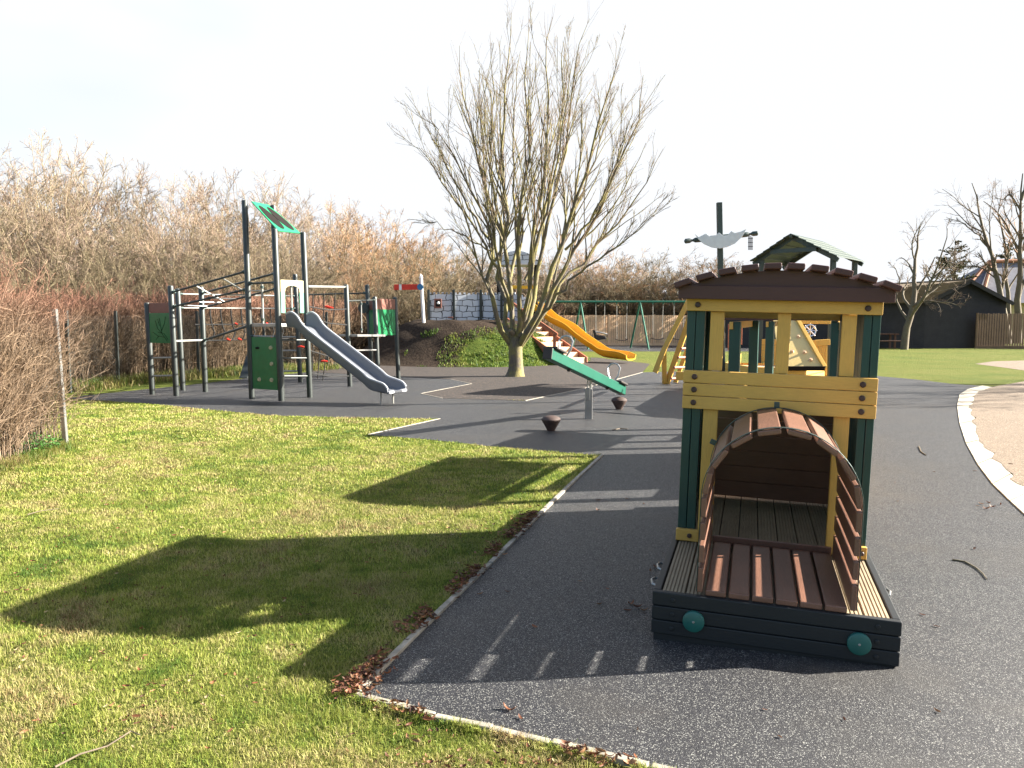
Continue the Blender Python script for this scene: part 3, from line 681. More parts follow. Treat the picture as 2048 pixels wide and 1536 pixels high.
# slide
E0 = (PT[6][0]+PT[7][0])/2; E0.z = 0; EX = Vector((-2.16, 14.25, 0)); sd = (EX-E0); SL = sd.length; sd.normalize(); sx_ = Vector((sd.y, -sd.x, 0))
if sx_.y > 0: sx_ = -sx_     # towards the camera
prof = [(0, 1.42), (.12, 1.41), (.26, 1.36), (.42, 1.22)]
prof += [(.42+(SL-.95)*t, 1.22+(.42-1.22)*t) for t in (.25, .5, .75, 1)]
prof += [(SL-.38, .31), (SL-.2, .265), (SL-.05, .25), (SL+.03, .235)]
rim_h = [.22, .27, .25, .2, .19, .19, .19, .19, .19, .18, .15, .08]
hw = .285; n_p = len(prof)
def sp(i, s_, z): 
    return Cb(Vector((E0.x, E0.y, 0))+sd*prof[i][0]+sx_*s_+Vector((0, 0, prof[i][1]+z)))
# resample smooth
def cr_sample(vals, m):
    vals = np.array(vals, float); n_ = len(vals); out = []
    for t in np.linspace(0, n_-1, m):
        i = min(int(t), n_-2); f = t-i; p0 = vals[max(i-1, 0)]; p1 = vals[i]; p2 = vals[i+1]; p3 = vals[min(i+2, n_-1)]
        out.append(.5*((2*p1)+(-p0+p2)*f+(2*p0-5*p1+4*p2-p3)*f*f+(-p0+3*p1-3*p2+p3)*f**3))
    return np.array(out)
def trough(parent, E0, sd, sx_, prof, rim_h, hw, mat, rimmat, org, m=40, wt=.02, name='slide', round_=False):
    pr = cr_sample(prof, m); rh = cr_sample(rim_h, m)
    if round_: cs = [(-1, 1), (-.93, .5), (-.75, .18), (-.4, .03), (0, 0), (.4, .03), (.75, .18), (.93, .5), (1, 1)]
    else: cs = [(-1, 1), (-.97, .3), (-.9, .06), (-.75, 0), (.75, 0), (.9, .06), (.97, .3), (1, 1)]
    k = len(cs); vs = []; fs = []
    for i in range(m):
        base = Vector((E0.x, E0.y, 0))+sd*pr[i][0]
        for s_, z in cs: vs.append(base+sx_*(s_*hw)+Vector((0, 0, pr[i][1]+z*rh[i]))-org)
        for s_, z in reversed(cs): vs.append(base+sx_*(s_*(hw+wt))+Vector((0, 0, pr[i][1]+z*rh[i]-(wt*1.2 if z < .9 else 0)))-org)
    for i in range(m-1):
        for j in range(2*k): fs.append((i*2*k+j, i*2*k+(j+1) % (2*k), (i+1)*2*k+(j+1) % (2*k), (i+1)*2*k+j))
    fs.append(tuple(range(2*k))); fs.append(tuple((m-1)*2*k+j for j in range(2*k))[::-1])
    sl_ = MB().add(vs, fs).build(name, mat, parent, smooth=True, sharp=50)
    for s_ in (-1, 1):
        mb = MB(); mb.tube([Vector((E0.x, E0.y, 0))+sd*pr[i][0]+sx_*(s_*(hw+wt/2))+Vector((0, 0, pr[i][1]+rh[i]))-org for i in range(m)], .021, 8); mb.build('rim', rimmat, sl_, smooth=True)
    return sl_
sl_ = trough(cf, E0+sd*.06, sd, sx_, prof, rim_h, hw, M['slide'], M['sliderim'], cfo)
ex = Vector((E0.x, E0.y, 0))+sd*(SL+.09)
MB().beam(ex-sx_*hw+Vector((0, 0, .25))-cfo, ex+sx_*hw+Vector((0, 0, .25))-cfo, .07, .05).build('lip', M['sliderim'], sl_, bevel=.015)
for s_ in (-.18, .2):
    p = Vector((E0.x, E0.y, 0))+sd*(SL-.12)+sx_*s_; mb = MB(); mb.tube([Cb((p.x, p.y, -.03)), Cb((p.x, p.y, .27))], .017, 8); mb.build('slide_leg', M['bar'], sl_, smooth=True)

# ------------------------------------------------ swings
YS = 38.5; ztop = zat(603.5, YS); XL, XR = at(1046, 600, YS).x, at(1452, 600, YS).x
sw = empty('swing_set', at(1162, 690, YS), 'green steel swing frame with A-shaped legs in front of the timber fence', 'swing set'); swo = sw.location.copy()
mb = MB(); mb.tube([Vector((XL, YS, ztop))-swo, Vector((XR, YS, ztop))-swo], .05, 12); mb.build('top_bar', M['swing'], sw, smooth=True)
for px in (1046, 1161, 1280, 1399):
    x = at(px, 600, YS).x
    for s_ in (-1, 1):
        mb = MB(); mb.tube([Vector((x, YS, ztop))-swo, Vector((x+s_*.31, YS+s_*-.9, -.05))-swo], .045, 10); mb.build('leg', M['swing'], sw, smooth=True)
def chains(x, dx, z, parent, o_, y=YS, tilt=0):
    for s_ in (-1, 1):
        mb = MB(); mb.tube([Vector((x+s_*dx, y, ztop-.05))-o_, Vector((x+s_*dx*.9, y+tilt, z))-o_], .011, 5); mb.build('chain', M['galv'], parent)
        mb = MB(); mb.tube([Vector((x+s_*dx, y, ztop-.04))-o_, Vector((x+s_*dx, y, ztop-.12))-o_], .035, 6); mb.build('hanger', M['swing'], parent)
for px, py, lab in ((1243, 679, 'flat swing seat beside the cradle swing'), (1315, 677, 'flat swing seat hanging right of the second A frame'), (1357, 677, 'flat swing seat just left of the yellow ship ramp')):
    x = at(px, py, YS).x; z = zat(py, YS)
    s0 = empty('flat_swing', (x, YS, z), lab, 'swing', 'swing seats hung from the green frame')
    chains(x, .25, z+.03, s0, s0.location)
    mb = MB(); n_ = 9; P_ = [(-.3+.6*i/(n_-1), .0, -.05+.35*((i/(n_-1)-.5)**2)*.8) for i in range(n_)]
    for p, q in zip(P_[:-1], P_[1:]): mb.beam(p, (q[0]+.002, q[1], q[2]), .2, .03)
    mb.build('seat', M['rub'], s0)
x = at(1200, 668, YS).x; z = zat(672, YS)
s0 = empty('cradle_swing', (x, YS, z), 'black toddler cradle swing seat hanging in front of the fence', 'swing', 'swing seats hung from the green frame')
chains(x, .22, z+.2, s0, s0.location)
mb = MB(); mb.prism([(-.28, -.2, .1), (.26, -.2, 0), (.3, -.2, -.14), (-.12, -.2, -.2), (-.26, -.2, -.1)], (0, .4, 0)); mb.build('bucket', M['rub'], s0, bevel=.04)
mb = MB(); mb.prism([(-.34, -.17, .28), (-.24, -.17, .28), (-.12, -.17, -.05), (-.26, -.17, -.08)], (0, .34, 0)); mb.build('back', M['rub'], s0, bevel=.02)
mb = MB(); mb.tube([(-.2, -.2, .2), (.1, -.22, .16), (.32, -.15, .1), (.32, .15, .1), (.1, .22, .16), (-.2, .2, .2)], .03, 8); mb.build('safety_bar', M['galv'], s0, smooth=True)

# ------------------------------------------------ timber fences
def board_fence(P0, P1, h, mat, label, bw=.11, posts=2.4):
    P0 = Vector(P0); P1 = Vector(P1); d = (P1-P0); L = d.length; d.normalize(); nrm = Vector((d.y, -d.x, 0)); nrm = nrm if nrm.y < 0 else -nrm
    f = empty('timber_fence', P0, label, 'fence')
    mb = MB(); n_ = int(L/bw)
    for i in range(n_):
        a = d*(i*bw+.004); b_ = d*((i+1)*bw-.006); z = h+random.uniform(-.012, .012); j = nrm*(random.uniform(0, .006)+(.014 if i % 2 else 0))
        a = a+nrm*.038; mb.prism([a, b_, b_+Vector((0, 0, z)), a+Vector((0, 0, z))], nrm*.010)       # feather-edged, each board set at a slant
    mb.build('boards', mat, f)
    k = int(L/posts)+1
    for i in range(k):
        p = d*min(i*posts, L)+nrm*.05; MB().box((p.x-.05, p.y-.04, -.05), (p.x+.05, p.y+.04, h+.03)).build('post', mat, f, bevel=.006)
    MB().beam(nrm*.04+Vector((0, 0, .06)), d*L+nrm*.04+Vector((0, 0, .06)), .03, .16).build('gravel_board', mat, f)
    return f
board_fence(g(1040, 690), g(1795, 693), zat(630.5, 42.5), M['fencewood'], 'pale new close-boarded timber fence behind the swings')
pr0 = g(1951, 697); board_fence(pr0, pr0+Vector((14, -3.2, 0)), zat(627, pr0.y), M['fenceold'], 'weathered brown close-boarded fence beside the black barn at the right edge')

# ------------------------------------------------ mound features: stairs, yellow slide, castle wall, tower, signal
st0 = g(1150, 730); st1 = Vector((.25, 28.35, 0)); sdir = (st1-st0); sdir.z = 0; SLn = sdir.length; sdir.normalize(); sside = Vector((-sdir.y, sdir.x, 0))
st0.z = .10
stairs = empty('mound_stairs', st0, 'red stained wooden stairs with handrail climbing the right side of the mound', 'stairs')
top_z = 1.30; ns = 8; wst = .5
for s_ in (-1, 1):
    o_ = sside*(s_*wst); MB().prism([o_+Vector((0, 0, -.03)), o_+Vector((0, 0, .14)), o_+sdir*SLn+Vector((0, 0, top_z+.14)), o_+sdir*SLn+Vector((0, 0, top_z-.16)), o_+sdir*.35+Vector((0, 0, -.03))], sside*.05*s_).build('stringer', M['stairwood'], stairs, bevel=.005)
for k in range(ns):
    c = sdir*(SLn*(k+.12)/ns)+Vector((0, 0, top_z*(k+.55)/ns)); run = SLn/ns
    P4 = [c-sside*(wst-.01), c+sside*(wst-.01), c+sside*(wst-.01)+sdir*run*.95, c-sside*(wst-.01)+sdir*run*.95]
    MB().prism(P4, (0, 0, .04)).build('tread', M['tread'], stairs, bevel=.004)
    rz = top_z/ns
    MB().prism([P4[0]-Vector((0, 0, rz*.9)), P4[1]-Vector((0, 0, rz*.9)), P4[1], P4[0]], sdir*.03).build('riser', M['tread'], stairs, bevel=.003)
rr_ = []
for t in (.12, .52):
    p = -sside*-(wst+.06)+sdir*SLn*t+Vector((0, 0, top_z*t)); rr_.append(p); MB().box((p.x-.05, p.y-.05, p.z-.2), (p.x+.05, p.y+.05, p.z+.78)).build('rail_post', M['stairwood'], stairs, bevel=.005)
for t in (.12, .52, .9):
    p = -sside*(wst+.06)+sdir*SLn*t+Vector((0, 0, top_z*t))
q0 = rr_[0]+(rr_[0]-rr_[1])*.12+Vector((0, 0, .8)); q1 = rr_[1]+(rr_[1]-rr_[0])*.9+Vector((0, 0, .8))
MB().beam(q0, q1, .05, .10).build('handrail', M['stairwood'], stairs, bevel=.01)
SE = Vector((.75, 29.6, 0)); SX = g(1262, 727); sd2 = SX-SE; sd2.z = 0; S2 = sd2.length; sd2.normalize(); sx2 = Vector((sd2.y, -sd2.x, 0)); sx2 = sx2 if sx2.y < 0 else -sx2
ys_ = empty('yellow_slide', SX, 'long wavy yellow-orange plastic slide running down the mound beside the stairs', 'slide')
pz = [(0, 1.82), (.4, 1.74), (1.0, 1.36), (1.7, 1.08), (2.3, .72), (2.9, .40), (3.3, .22), (S2-.35, .16), (S2, .14)]
pz = [(a*S2/4.3 if i < 7 else a, z) for i, (a, z) in enumerate(pz)]
trough(ys_, SE, sd2, sx2, pz, [.30, .26, .24, .24, .22, .22, .22, .22, .14], .27, M['orange'], M['orange'], SX, 60, .03, 'trough', True)
def cw_panel(parent, a, b_, z0, h, o_, n_t=6):
    d = (b_-a); L = d.length; d = d.normalized(); nn = Vector((d.y, -d.x, 0)); nn = nn if nn.y < 0 else -nn
    pl = [a, b_]; top = []
    for k in range(n_t):
        u0 = (k+.04)/n_t; u1 = (k+.62)/n_t; top += [(u0-.04/n_t, h-.07), (u0, h-.07), (u0+.01, h), (u1-.01, h), (u1, h-.07)]
    pts = [a+Vector((0, 0, z0)), b_+Vector((0, 0, z0))]+[a+d*L*min(u, 1)+Vector((0, 0, z0+z)) for u, z in top[::-1]]
    return MB().prism([p-o_ for p in pts], nn*.03).build('wall_panel', M['castle'], parent)
cpos = [at(x, 641, y) for x, y in ((858, 28.3), (908, 28.4), (962, 28.6), (1003, 28.5), (1040, 28.2))]
for k, (n_, l_) in enumerate((('castle_wall', 'grey stone-patterned play panels with toothed top standing along the crest of the mound'),)):
    cwl = empty(n_, Vector((cpos[0].x, cpos[0].y, 1.25)), l_, 'play wall'); o_ = cwl.location.copy()
    for a, b_ in zip(cpos[:-1], cpos[1:]):
        a = Vector((a.x, a.y, 0)); b_ = Vector((b_.x, b_.y, 0)); cw_panel(cwl, a, b_, 1.30, 1.13, o_)
    for p in cpos:
        MB().box((p.x-.045-o_.x, p.y-.10-o_.y, -.3), (p.x+.045-o_.x, p.y-.034-o_.y, 2.53-1.25)).build('post', M['post'], cwl, bevel=.006)
    p = at(876, 607, 28.2); MB().box((p.x-.13-o_.x, p.y-.06-o_.y, p.z-.17-o_.z), (p.x+.13-o_.x, p.y+.02-o_.y, p.z+.17-o_.z)).build('window_frame', M['panelbrown'], cwl, bevel=.01)
    MB().box((p.x-.08-o_.x, p.y-.07-o_.y, p.z-.11-o_.z), (p.x+.08-o_.x, p.y-.061-o_.y, p.z+.11-o_.z)).build('window', M['dark'], cwl)
    mb = MB(); cap(mb, Vector((p.x+.02, p.y-.071, p.z+.02))-o_, (0, -1, 0), .05, .05, 14); mb.build('bubble', M['white'], cwl, smooth=True)
    p = at(901, 635, 28.2); MB().box((p.x-.09-o_.x, p.y-.045-o_.y, p.z-.03-o_.z), (p.x+.09-o_.x, p.y-.02-o_.y, p.z+.03-o_.z)).build('plaque', M['panelbrown'], cwl, bevel=.01)
tw = empty('play_tower', (.35, 30, 1.3), 'small play tower with arched grey roof on dark posts behind the bare tree', 'play tower'); o_ = tw.location.copy()
tx0, tx1, ty0, ty1 = at(997, 600, 29.6).x, at(1072, 600, 29.6).x, 29.6, 30.9
for x in (tx0, tx1):
    for y in (ty0, ty1): MB().box((x-.06-o_.x, y-.06-o_.y, -.3), (x+.06-o_.x, y+.06-o_.y, zat(530, 29.6)-o_.z)).build('post', M['dark'], tw, bevel=.01)
for x0, x1, y0, y1 in ((tx0, tx1, ty0-.07, ty0-.07), (tx1+.07, tx1+.07, ty0, ty1)):
    a, b_ = Vector((x0, y0, 0)), Vector((x1, y1, 0)); cw_panel(tw, a, b_, 1.75, .62, o_, 4)
MB().box((tx0-o_.x, ty0-o_.y, .40), (tx1-o_.x, ty1-o_.y, .46)).build('deck', M['dark'], tw, bevel=.01)
pl = [(tx0-.2+(tx1-tx0+.4)*k/14, ty0-.15, zat(530, 29.6)+.52*math.sin(math.pi*k/14)**.7) for k in range(15)]
MB().prism([Vector(p)-o_ for p in pl], (0, 1.5, 0)).build('arched_roof', M['castle'], tw, bevel=.01)
MB().box((tx0+.05-o_.x, ty0-.02-o_.y, 1.30), (tx1-.05-o_.x, ty0+.04-o_.y, 1.42)).build('yellow_rail', M['orange'], tw, bevel=.01)
sp_ = at(848, 642, 27.6); sg_ = empty('railway_signal', Vector((sp_.x, sp_.y, mound_h(sp_.x, sp_.y))), 'white pole with red semaphore signal arm beside the castle wall', 'signal'); o_ = sg_.location.copy()
tp = at(842, 556, 27.6); mb = MB(); mb.tube([Vector((0, 0, -.2)), tp-o_], .055, 12); mb.build('pole', M['white'], sg_, smooth=True)
mb = MB(); mb.tube([tp-o_, tp-o_+Vector((0, 0, .06)), tp-o_+Vector((-.02, 0, .14))], [.07, .05, .012], 12); mb.build('finial', M['white'], sg_, smooth=True)
c = at(839, 574, 27.5)-o_; e = at(788, 574.5, 27.5)-o_; MB().beam(c, e, .03, .19, (0, 0, 1)).build('arm', M['red'], sg_, bevel=.004)
m1 = c+(e-c)*.70; m2 = c+(e-c)*.80; MB().beam(m1, m2, .036, .194).build('arm_band', M['white'], sg_)
mb = MB(); mb.tube([c+Vector((.03, -.03, 0)), c+Vector((.03, -.06, 0))], .11, 20); mb.build('pivot_disc', M['blue'], sg_, smooth=True)

# ------------------------------------------------ play ship behind the train
ship = empty('play_ship', (4.3, 14.2, 0), 'yellow wooden play ship with mast, white sail plate and green roofed cabin behind the locomotive', 'play ship'); o_ = ship.location.copy()
def Sh(p): return Vector(p)-o_
# hull: long sides of yellow planks, yawed
hy = R(20); hd = Vector((math.sin(hy), math.cos(hy), 0)); hr = Vector((hd.y, -hd.x, 0)); H0 = Vector((4.1, 12.6, 0))
def hp(w_, u, z=0): return H0+hd*w_+hr*u+Vector((0, 0, z))
outline = [(0, -.25), (0, .55), (1.1, .85), (4.6, .85), (4.6, -.75), (1.1, -.75)]
for k in range(7):
    z0 = .06+k*.10
    for i in range(len(outline)):
        a, b_ = outline[i], outline[(i+1) % len(outline)]
        if i in (3,) and k > 4: continue
        MB().beam(Sh(hp(*a, z0+.065)), Sh(hp(*b_, z0+.065)), .035, .130).build('hull_plank', M['ship_yellow'], ship, bevel=.004)
MB().prism([Sh(hp(*p, .52)) for p in outline], (0, 0, .03)).build('deck', M['tread'], ship)
for i in range(3, 11):
    MB().beam(Sh(hp(i*.42, -.72, 1.0)), Sh(hp(i*.42, -.72, 1.42)), .05, .03).build('rail_slat', M['stairwood'], ship, bevel=.004)
MB().beam(Sh(hp(1.2, -.72, 1.44)), Sh(hp(4.5, -.72, 1.44)), .05, .05).build('rail', M['stairwood'], ship, bevel=.004)
# yellow picket rail and bench on the right
for px in (1634, 1640, 1646, 1652):
    p = at(px, 735, 13.4); MB().beam(Sh((p.x, 13.4, .6)), Sh(at(px, 683, 13.4)), .035, .03).build('picket', M['ship_yellow'], ship, bevel=.004)
MB().beam(Sh(at(1630, 686, 13.38)), Sh(at(1660, 684, 13.38)), .03, .10).build('rail', M['ship_yellow'], ship, bevel=.005)
MB().beam(Sh(at(1590, 640, 14.4)), Sh(at(1662, 640, 14.2)), .04, .14).build('rail', M['ship_yellow'], ship, bevel=.005)
mb = MB(); c = at(1619, 661, 14); mb.tube([Sh(c+Vector((.10*math.cos(a), -.03, .10*math.sin(a)))) for a in np.linspace(0, 2*math.pi, 25)], .012, 8); 
for a in range(0, 180, 45): mb.tube([Sh(c+Vector((.13*math.cos(R(a)), -.03, .13*math.sin(R(a))))), Sh(c-Vector((.13*math.cos(R(a)), .03, .13*math.sin(R(a)))))], .01, 6)
mb.build('steering_wheel', M['chrome'], ship, smooth=True)
# slanting climbing panel with holds
q = [at(1560, 736, 12.5), at(1650, 736, 12.3), at(1588, 628, 13.6), at(1545, 628, 13.7)]
nn = (q[1]-q[0]).cross(q[3]-q[0]).normalized(); nn = nn if nn.y < 0 else -nn
cp_ = MB().prism([Sh(p) for p in q], -nn*.03).build('climbing_panel', M['ply'], ship, bevel=.004)
MB().beam(Sh(q[1]+nn*.01), Sh(q[2]+nn*.01), .06, .05, nn).build('edge_board', M['ship_yellow'], ship, bevel=.005)
MB().beam(Sh(q[0]+nn*.03+Vector((0, 0, -.03))), Sh(q[1]+nn*.03+Vector((0, 0, -.03))), .04, .07).build('foot_rail', M['dark'], ship, bevel=.005)
for px, py in ((1598, 677), (1585, 706), (1610, 708), (1622, 722)):
    u = (736-py)/108; p = q[0].lerp(q[3], u); p2 = q[1].lerp(q[2], u); f = (px-(1560-15*u))/((1650-62*u)-(1560-15*u)); c = p.lerp(p2, f)
    mb = MB(); mb.tube([Sh(c), Sh(c+nn*.04)], [.035, .02], 8); mb.build('hand_hold', M['tread'], cp_, smooth=True)
# mast, yard and sail plate
YM = 15.0; mb_, mt_ = at(1446, 700, YM), at(1438.5, 405, YM); mb_.z = .5
MB().beam(Sh(mb_), Sh(mt_), .095, .095, (0, 1, 0)).build('mast', M['mast'], ship, bevel=.006)
ya, yb = at(1374, 482, YM-.1), at(1511, 467, YM-.1); yd = (yb-ya).normalized(); mb = MB()
Ly = (yb-ya).length
mb.tube([Sh(ya-yd*.05), Sh(ya-yd*.03), Sh(ya+yd*.05), Sh(ya+yd*.09), Sh(ya+yd*.11), Sh(ya+yd*.15), Sh(ya+yd*.2), Sh(yb-yd*.2), Sh(yb-yd*.15), Sh(yb-yd*.11), Sh(yb-yd*.09), Sh(yb-yd*.05), Sh(yb+yd*.03), Sh(yb+yd*.05)],
        [.02, .045, .045, .022, .022, .045, .048, .048, .045, .022, .022, .045, .045, .02], 12)
mb.build('yard', M['mast'], ship, smooth=True)
spts = [(1390, 468), (1398, 474), (1412, 467), (1420, 473), (1431, 471), (1438, 465), (1446, 471), (1456, 470), (1463, 462), (1470, 466), (1482, 463), (1493, 458), (1484, 474), (1470, 487), (1455, 494), (1440, 497), (1424, 495), (1408, 488), (1397, 479)]
MB().prism([Sh(at(x, y, YM-.18)) for x, y in spts], (0, .02, 0)).build('sail', M['sail'], ship, bevel=.003)
mb = MB()
for k in range(5): 
    a = at(1497+k*2, 470+k*1, YM); mb.tube([Sh(a), Sh(at(1497+k*2, 500, YM))], .006, 4)
for k in range(3): mb.tube([Sh(at(1496, 477+k*8, YM)), Sh(at(1506, 477+k*8, YM))], .006, 4)
mb.build('rigging', M['rope'], ship)
# cabin roof on posts
A = at(1672, 515, 16.3); Bp = at(1501, 524, 17.6); AP = (at(1581, 470, 16.95)); rd = Vector((1.35, 1.75, 0)); roofp = []
for e0, nm in ((A, 1), (Bp, 2)):
    for k in range(6):
        t0 = k/6; t1 = (k+1)/6; p = AP.lerp(e0, t0); q_ = AP.lerp(e0, t1+.02); dz = Vector((0, 0, .02*(1-0)))
        MB().prism([Sh(p+Vector((0, 0, .012))), Sh(q_+Vector((0, 0, .03))), Sh(q_+Vector((0, 0, .03))+rd), Sh(p+Vector((0, 0, .012))+rd)], (0, 0, .022)).build('roof_plank', M['shiproof'], ship, bevel=.003)
for t in (.08, .95):
    for e0 in (A, Bp): MB().beam(Sh(AP+rd*t-Vector((0, 0, .04))), Sh(e0+rd*t-Vector((0, 0, .04))), .05, .09).build('rafter', M['mast'], ship, bevel=.005)
MB().beam(Sh(AP.lerp(Bp, .55)+rd*.05-Vector((0, 0, .03))), Sh(AP.lerp(A, .55)+rd*.05-Vector((0, 0, .03))), .04, .09).build('tie_beam', M['mast'], ship, bevel=.005)
MB().beam(Sh(AP-Vector((0, 0, .02))), Sh(AP+rd-Vector((0, 0, .02))), .07, .07).build('ridge', M['shiproof'], ship, bevel=.01)
for e0, t, i in ((A, .1, .12), (A, .85, .12), (Bp, .1, .2), (Bp, .85, .2)):
    p = e0.lerp(AP, i)+rd*t; MB().beam(Sh((p.x, p.y, .3)), Sh((p.x, p.y, p.z-.02)), .10, .10, (0, 1, 0)).build('cabin_post', M['mast'], ship, bevel=.008)
for k in range(8):
    z0 = .06+k*.13; a = A.lerp(AP, .12)+rd*.1; b_ = Bp.lerp(AP, .2)+rd*.1
    MB().beam(Sh((a.x, a.y, z0+.06)), Sh((b_.x, b_.y, z0+.06)), .03, .125).build('cabin_board', M['ship_yellow'], ship, bevel=.004)
# yellow ramp ladder on the left side
for (b0, t0, wd) in (((1333, 768), (1382, 640), .13), ((1350, 765), (1400, 640), .10)):
    p = g(*b0); q_ = at(t0[0]+4, t0[1]-22, p.y-.4); MB().beam(Sh(p+Vector((0, 0, -.02))), Sh(q_), .05, wd).build('ramp_side', M['ship_yellow'], ship, bevel=.006)
p = at(1310, 745, 18.4); q_ = at(1378, 600, 18.1); q2 = at(1329, 697, 18.3)
MB().beam(Sh(p), Sh(q2+(q2-p)*.02), .06, .12).build('ramp_rail', M['ship_yellow'], ship, bevel=.006)
MB().beam(Sh(q2), Sh(q_), .06, .11).build('ramp_rail', M['ship_yellow'], ship, bevel=.006)
MB().beam(Sh(at(1328, 700, 18.35)), Sh(g(1329, 768)), .10, .08, (0, 1, 0)).build('ramp_post', M['ship_yellow'], ship, bevel=.006)
for py_, x0_ in ((735, 1348), (757, 1342), (715, 1356), (697, 1362)):
    mb = MB(); mb.tube([Sh(at(x0_, py_, 18.3)), Sh(at(x0_+40, py_-1, 18.9))], .03, 8); mb.build('ramp_rung', M['stairwood'], ship, smooth=True)
MB().beam(Sh(at(1352, 752, 18.2)), Sh(at(1400, 752, 18.2)), .03, .2).build('ramp_board', M['ship_yellow'], ship, bevel=.005)

# ------------------------------------------------ barn, house, table, lamp pole
YB = 39.0
bx0, bx1 = at(1848, 690, YB).x, at(2008, 690, YB).x; xa = at(1929, 690, YB).x; bz_e = zat(604, YB); bz_a = zat(563, YB)
barn = empty('black_barn', (bx0, YB, 0), 'black weatherboarded barn with mossy roof behind the right lawn', 'barn'); o_ = barn.location.copy()
bl = Vector((-9.5, 1.2, 0))     # long side running left
nb_ = 24
for k in range(nb_):
    z0 = bz_e*k/nb_; z1 = bz_e*(k+1)/nb_+.01
    if k == 0: wm = MB()
    for a, b_ in ((Vector((bx0, YB, 0)), Vector((bx1, YB, 0))), (Vector((bx0, YB, 0))+bl, Vector((bx0, YB, 0))), (Vector((bx1, YB, 0)), Vector((bx1+2, YB+7, 0)))):
        wm.prism([a+Vector((0, -.025, z0))-o_, b_+Vector((0, -.025, z0))-o_, b_+Vector((0, 0, z1))-o_, a+Vector((0, 0, z1))-o_], (0, .03, 0))
ng = 12
for k in range(ng):
    f0 = k/ng; f1 = (k+1)/ng; z0 = bz_e+(bz_a-bz_e)*f0; z1 = bz_e+(bz_a-bz_e)*f1
    wm.prism([Vector((bx0+(xa-bx0)*f0, YB-.025, z0))-o_, Vector((bx1+(xa-bx1)*f0, YB-.025, z0))-o_, Vector((bx1+(xa-bx1)*f1, YB, z1))-o_, Vector((bx0+(xa-bx0)*f1, YB, z1))-o_], (0, .03, 0))
wm.build('weatherboard_wall', M['barn'], barn)
r0 = Vector((xa, YB-.25, bz_a+.05)); e0 = Vector((bx0-.2, YB-.25, bz_e-.05)); rb = Vector((-8.4, 5.5, -.35)); eb = Vector((-9.6, 1.3, -.1))
MB().prism([e0-o_, r0-o_, r0+rb-o_, e0+eb-o_], (0, 0, .07)).build('mossy_roof', M['moss'], barn)
e1 = Vector((bx1+.2, YB-.25, bz_e-.05)); MB().prism([r0-o_, e1-o_, e1+Vector((2.2, 7, 0))-o_, r0+rb*.2+Vector((3, 6, 0))-o_], (0, 0, .07)).build('roof_slope', M['barn'], barn)
for a, b_ in ((e0, r0), (r0, e1)): MB().beam(a+Vector((0, -.03, -.06))-o_, b_+Vector((0, -.03, -.06))-o_, .04, .16).build('barge_board', M['barn'], barn)
YH = 55.0; house = empty('slate_roofed_house', at(2000, 650, YH), 'house with grey hipped slate roof and orange ridge tiles behind the barn', 'house'); o_ = house.location.copy(); house.location.z = 0; o_.z = 0
ez = zat(606, YH); ra, rb_ = at(1978, 524, YH+2), at(2120, 521, YH+2); c0 = at(1922, 606, YH); c1 = at(2170, 606, YH-1); c2 = c1+Vector((0, 7, 0)); c3 = c0+Vector((0, 7, 0)); c0.z = c1.z = c2.z = c3.z = ez
c0 = at(1905, 585, YH); c0.z = ez
mb = MB(); mb.add([p-o_ for p in (c0, c1, c2, c3, ra, rb_)], [(0, 1, 5, 4), (1, 2, 5), (2, 3, 4, 5), (3, 0, 4), (0, 3, 2, 1)]); mb.build('roof', M['slate'], house)
ft = at(1958, 566, YH); mb = MB()
for a, b_ in ((ra, rb_), (ra, c0), (ra+Vector((.1, -.1, 0)), at(1960, 606, YH-.2))): mb.tube([a-o_+Vector((0, -.05, .03)), b_-o_+Vector((0, -.05, .03))], .13, 8)
mb.build('ridge_tiles', M['terra'], house, smooth=True)
MB().box((c0.x+.4-o_.x, c0.y+.4-o_.y, 0), (c1.x-.4-o_.x, c2.y-.4-o_.y, ez-.002)).build('wall', M['wall'], house)
cxm = at(2040, 560, YH)
tbp = g(1776, 697); tbl = empty('picnic_bench', tbp, 'dark brown wooden bench table standing against the black barn', 'bench')
MB().box((-1.0, -.35, .68), (.35, .35, .74)).build('table_top', M['table'], tbl, bevel=.01)
for x in (-.9, .15): 
    for y in (-.28, .22): MB().box((x, y, -.02), (x+.1, y+.06, .679)).build('leg', M['table'], tbl, bevel=.01)
MB().box((-1.0, -.62, .36), (.35, -.40, .41)).build('seat', M['table'], tbl, bevel=.01)

# ------------------------------------------------ vegetation: bare trees
def tree_meshes(name, trunkP, trunkR, crownP, crownR, bmat, tmat, root, tn=8, cn=3, tint=(.3, .22, .14), var=.2, rng=RNG, smoothtrunk=True):
    V, Fq = merge([tube_arrays(P, Rd, tn) for P, Rd in zip(trunkP, trunkR)]); 
    np_mesh('trunk', V, Fq, bmat, root, smooth=True)
    parts = []; cols = []
    for P, Rd in zip(crownP, crownR):
        v, f = tube_arrays(P, Rd, cn); parts.append((v, f)); per = (P.shape[1]-1)*cn
        c = np.array(tint)[None]*(1+rng.uniform(-var, var, (len(P), 1)))*(1+rng.uniform(-.06, .06, (len(P), 3))); cols.append(np.repeat(c, per, 0))
    V, Fq = merge(parts); np_mesh('crown', V, Fq, tmat, root, col=np.concatenate(cols))
def resample(pts, K):
    pts = np.array(pts, float); d = np.r_[0, np.cumsum(np.linalg.norm(np.diff(pts, axis=0), axis=1))]; s_ = np.linspace(0, d[-1], K)
    # catmull-rom through the points, then even spacing
    fine = cr_sample(pts, 80); d = np.r_[0, np.cumsum(np.linalg.norm(np.diff(fine, axis=0), axis=1))]; s_ = np.linspace(0, d[-1], K)
    return np.stack([np.interp(s_, d, fine[:, k]) for k in range(3)], 1)
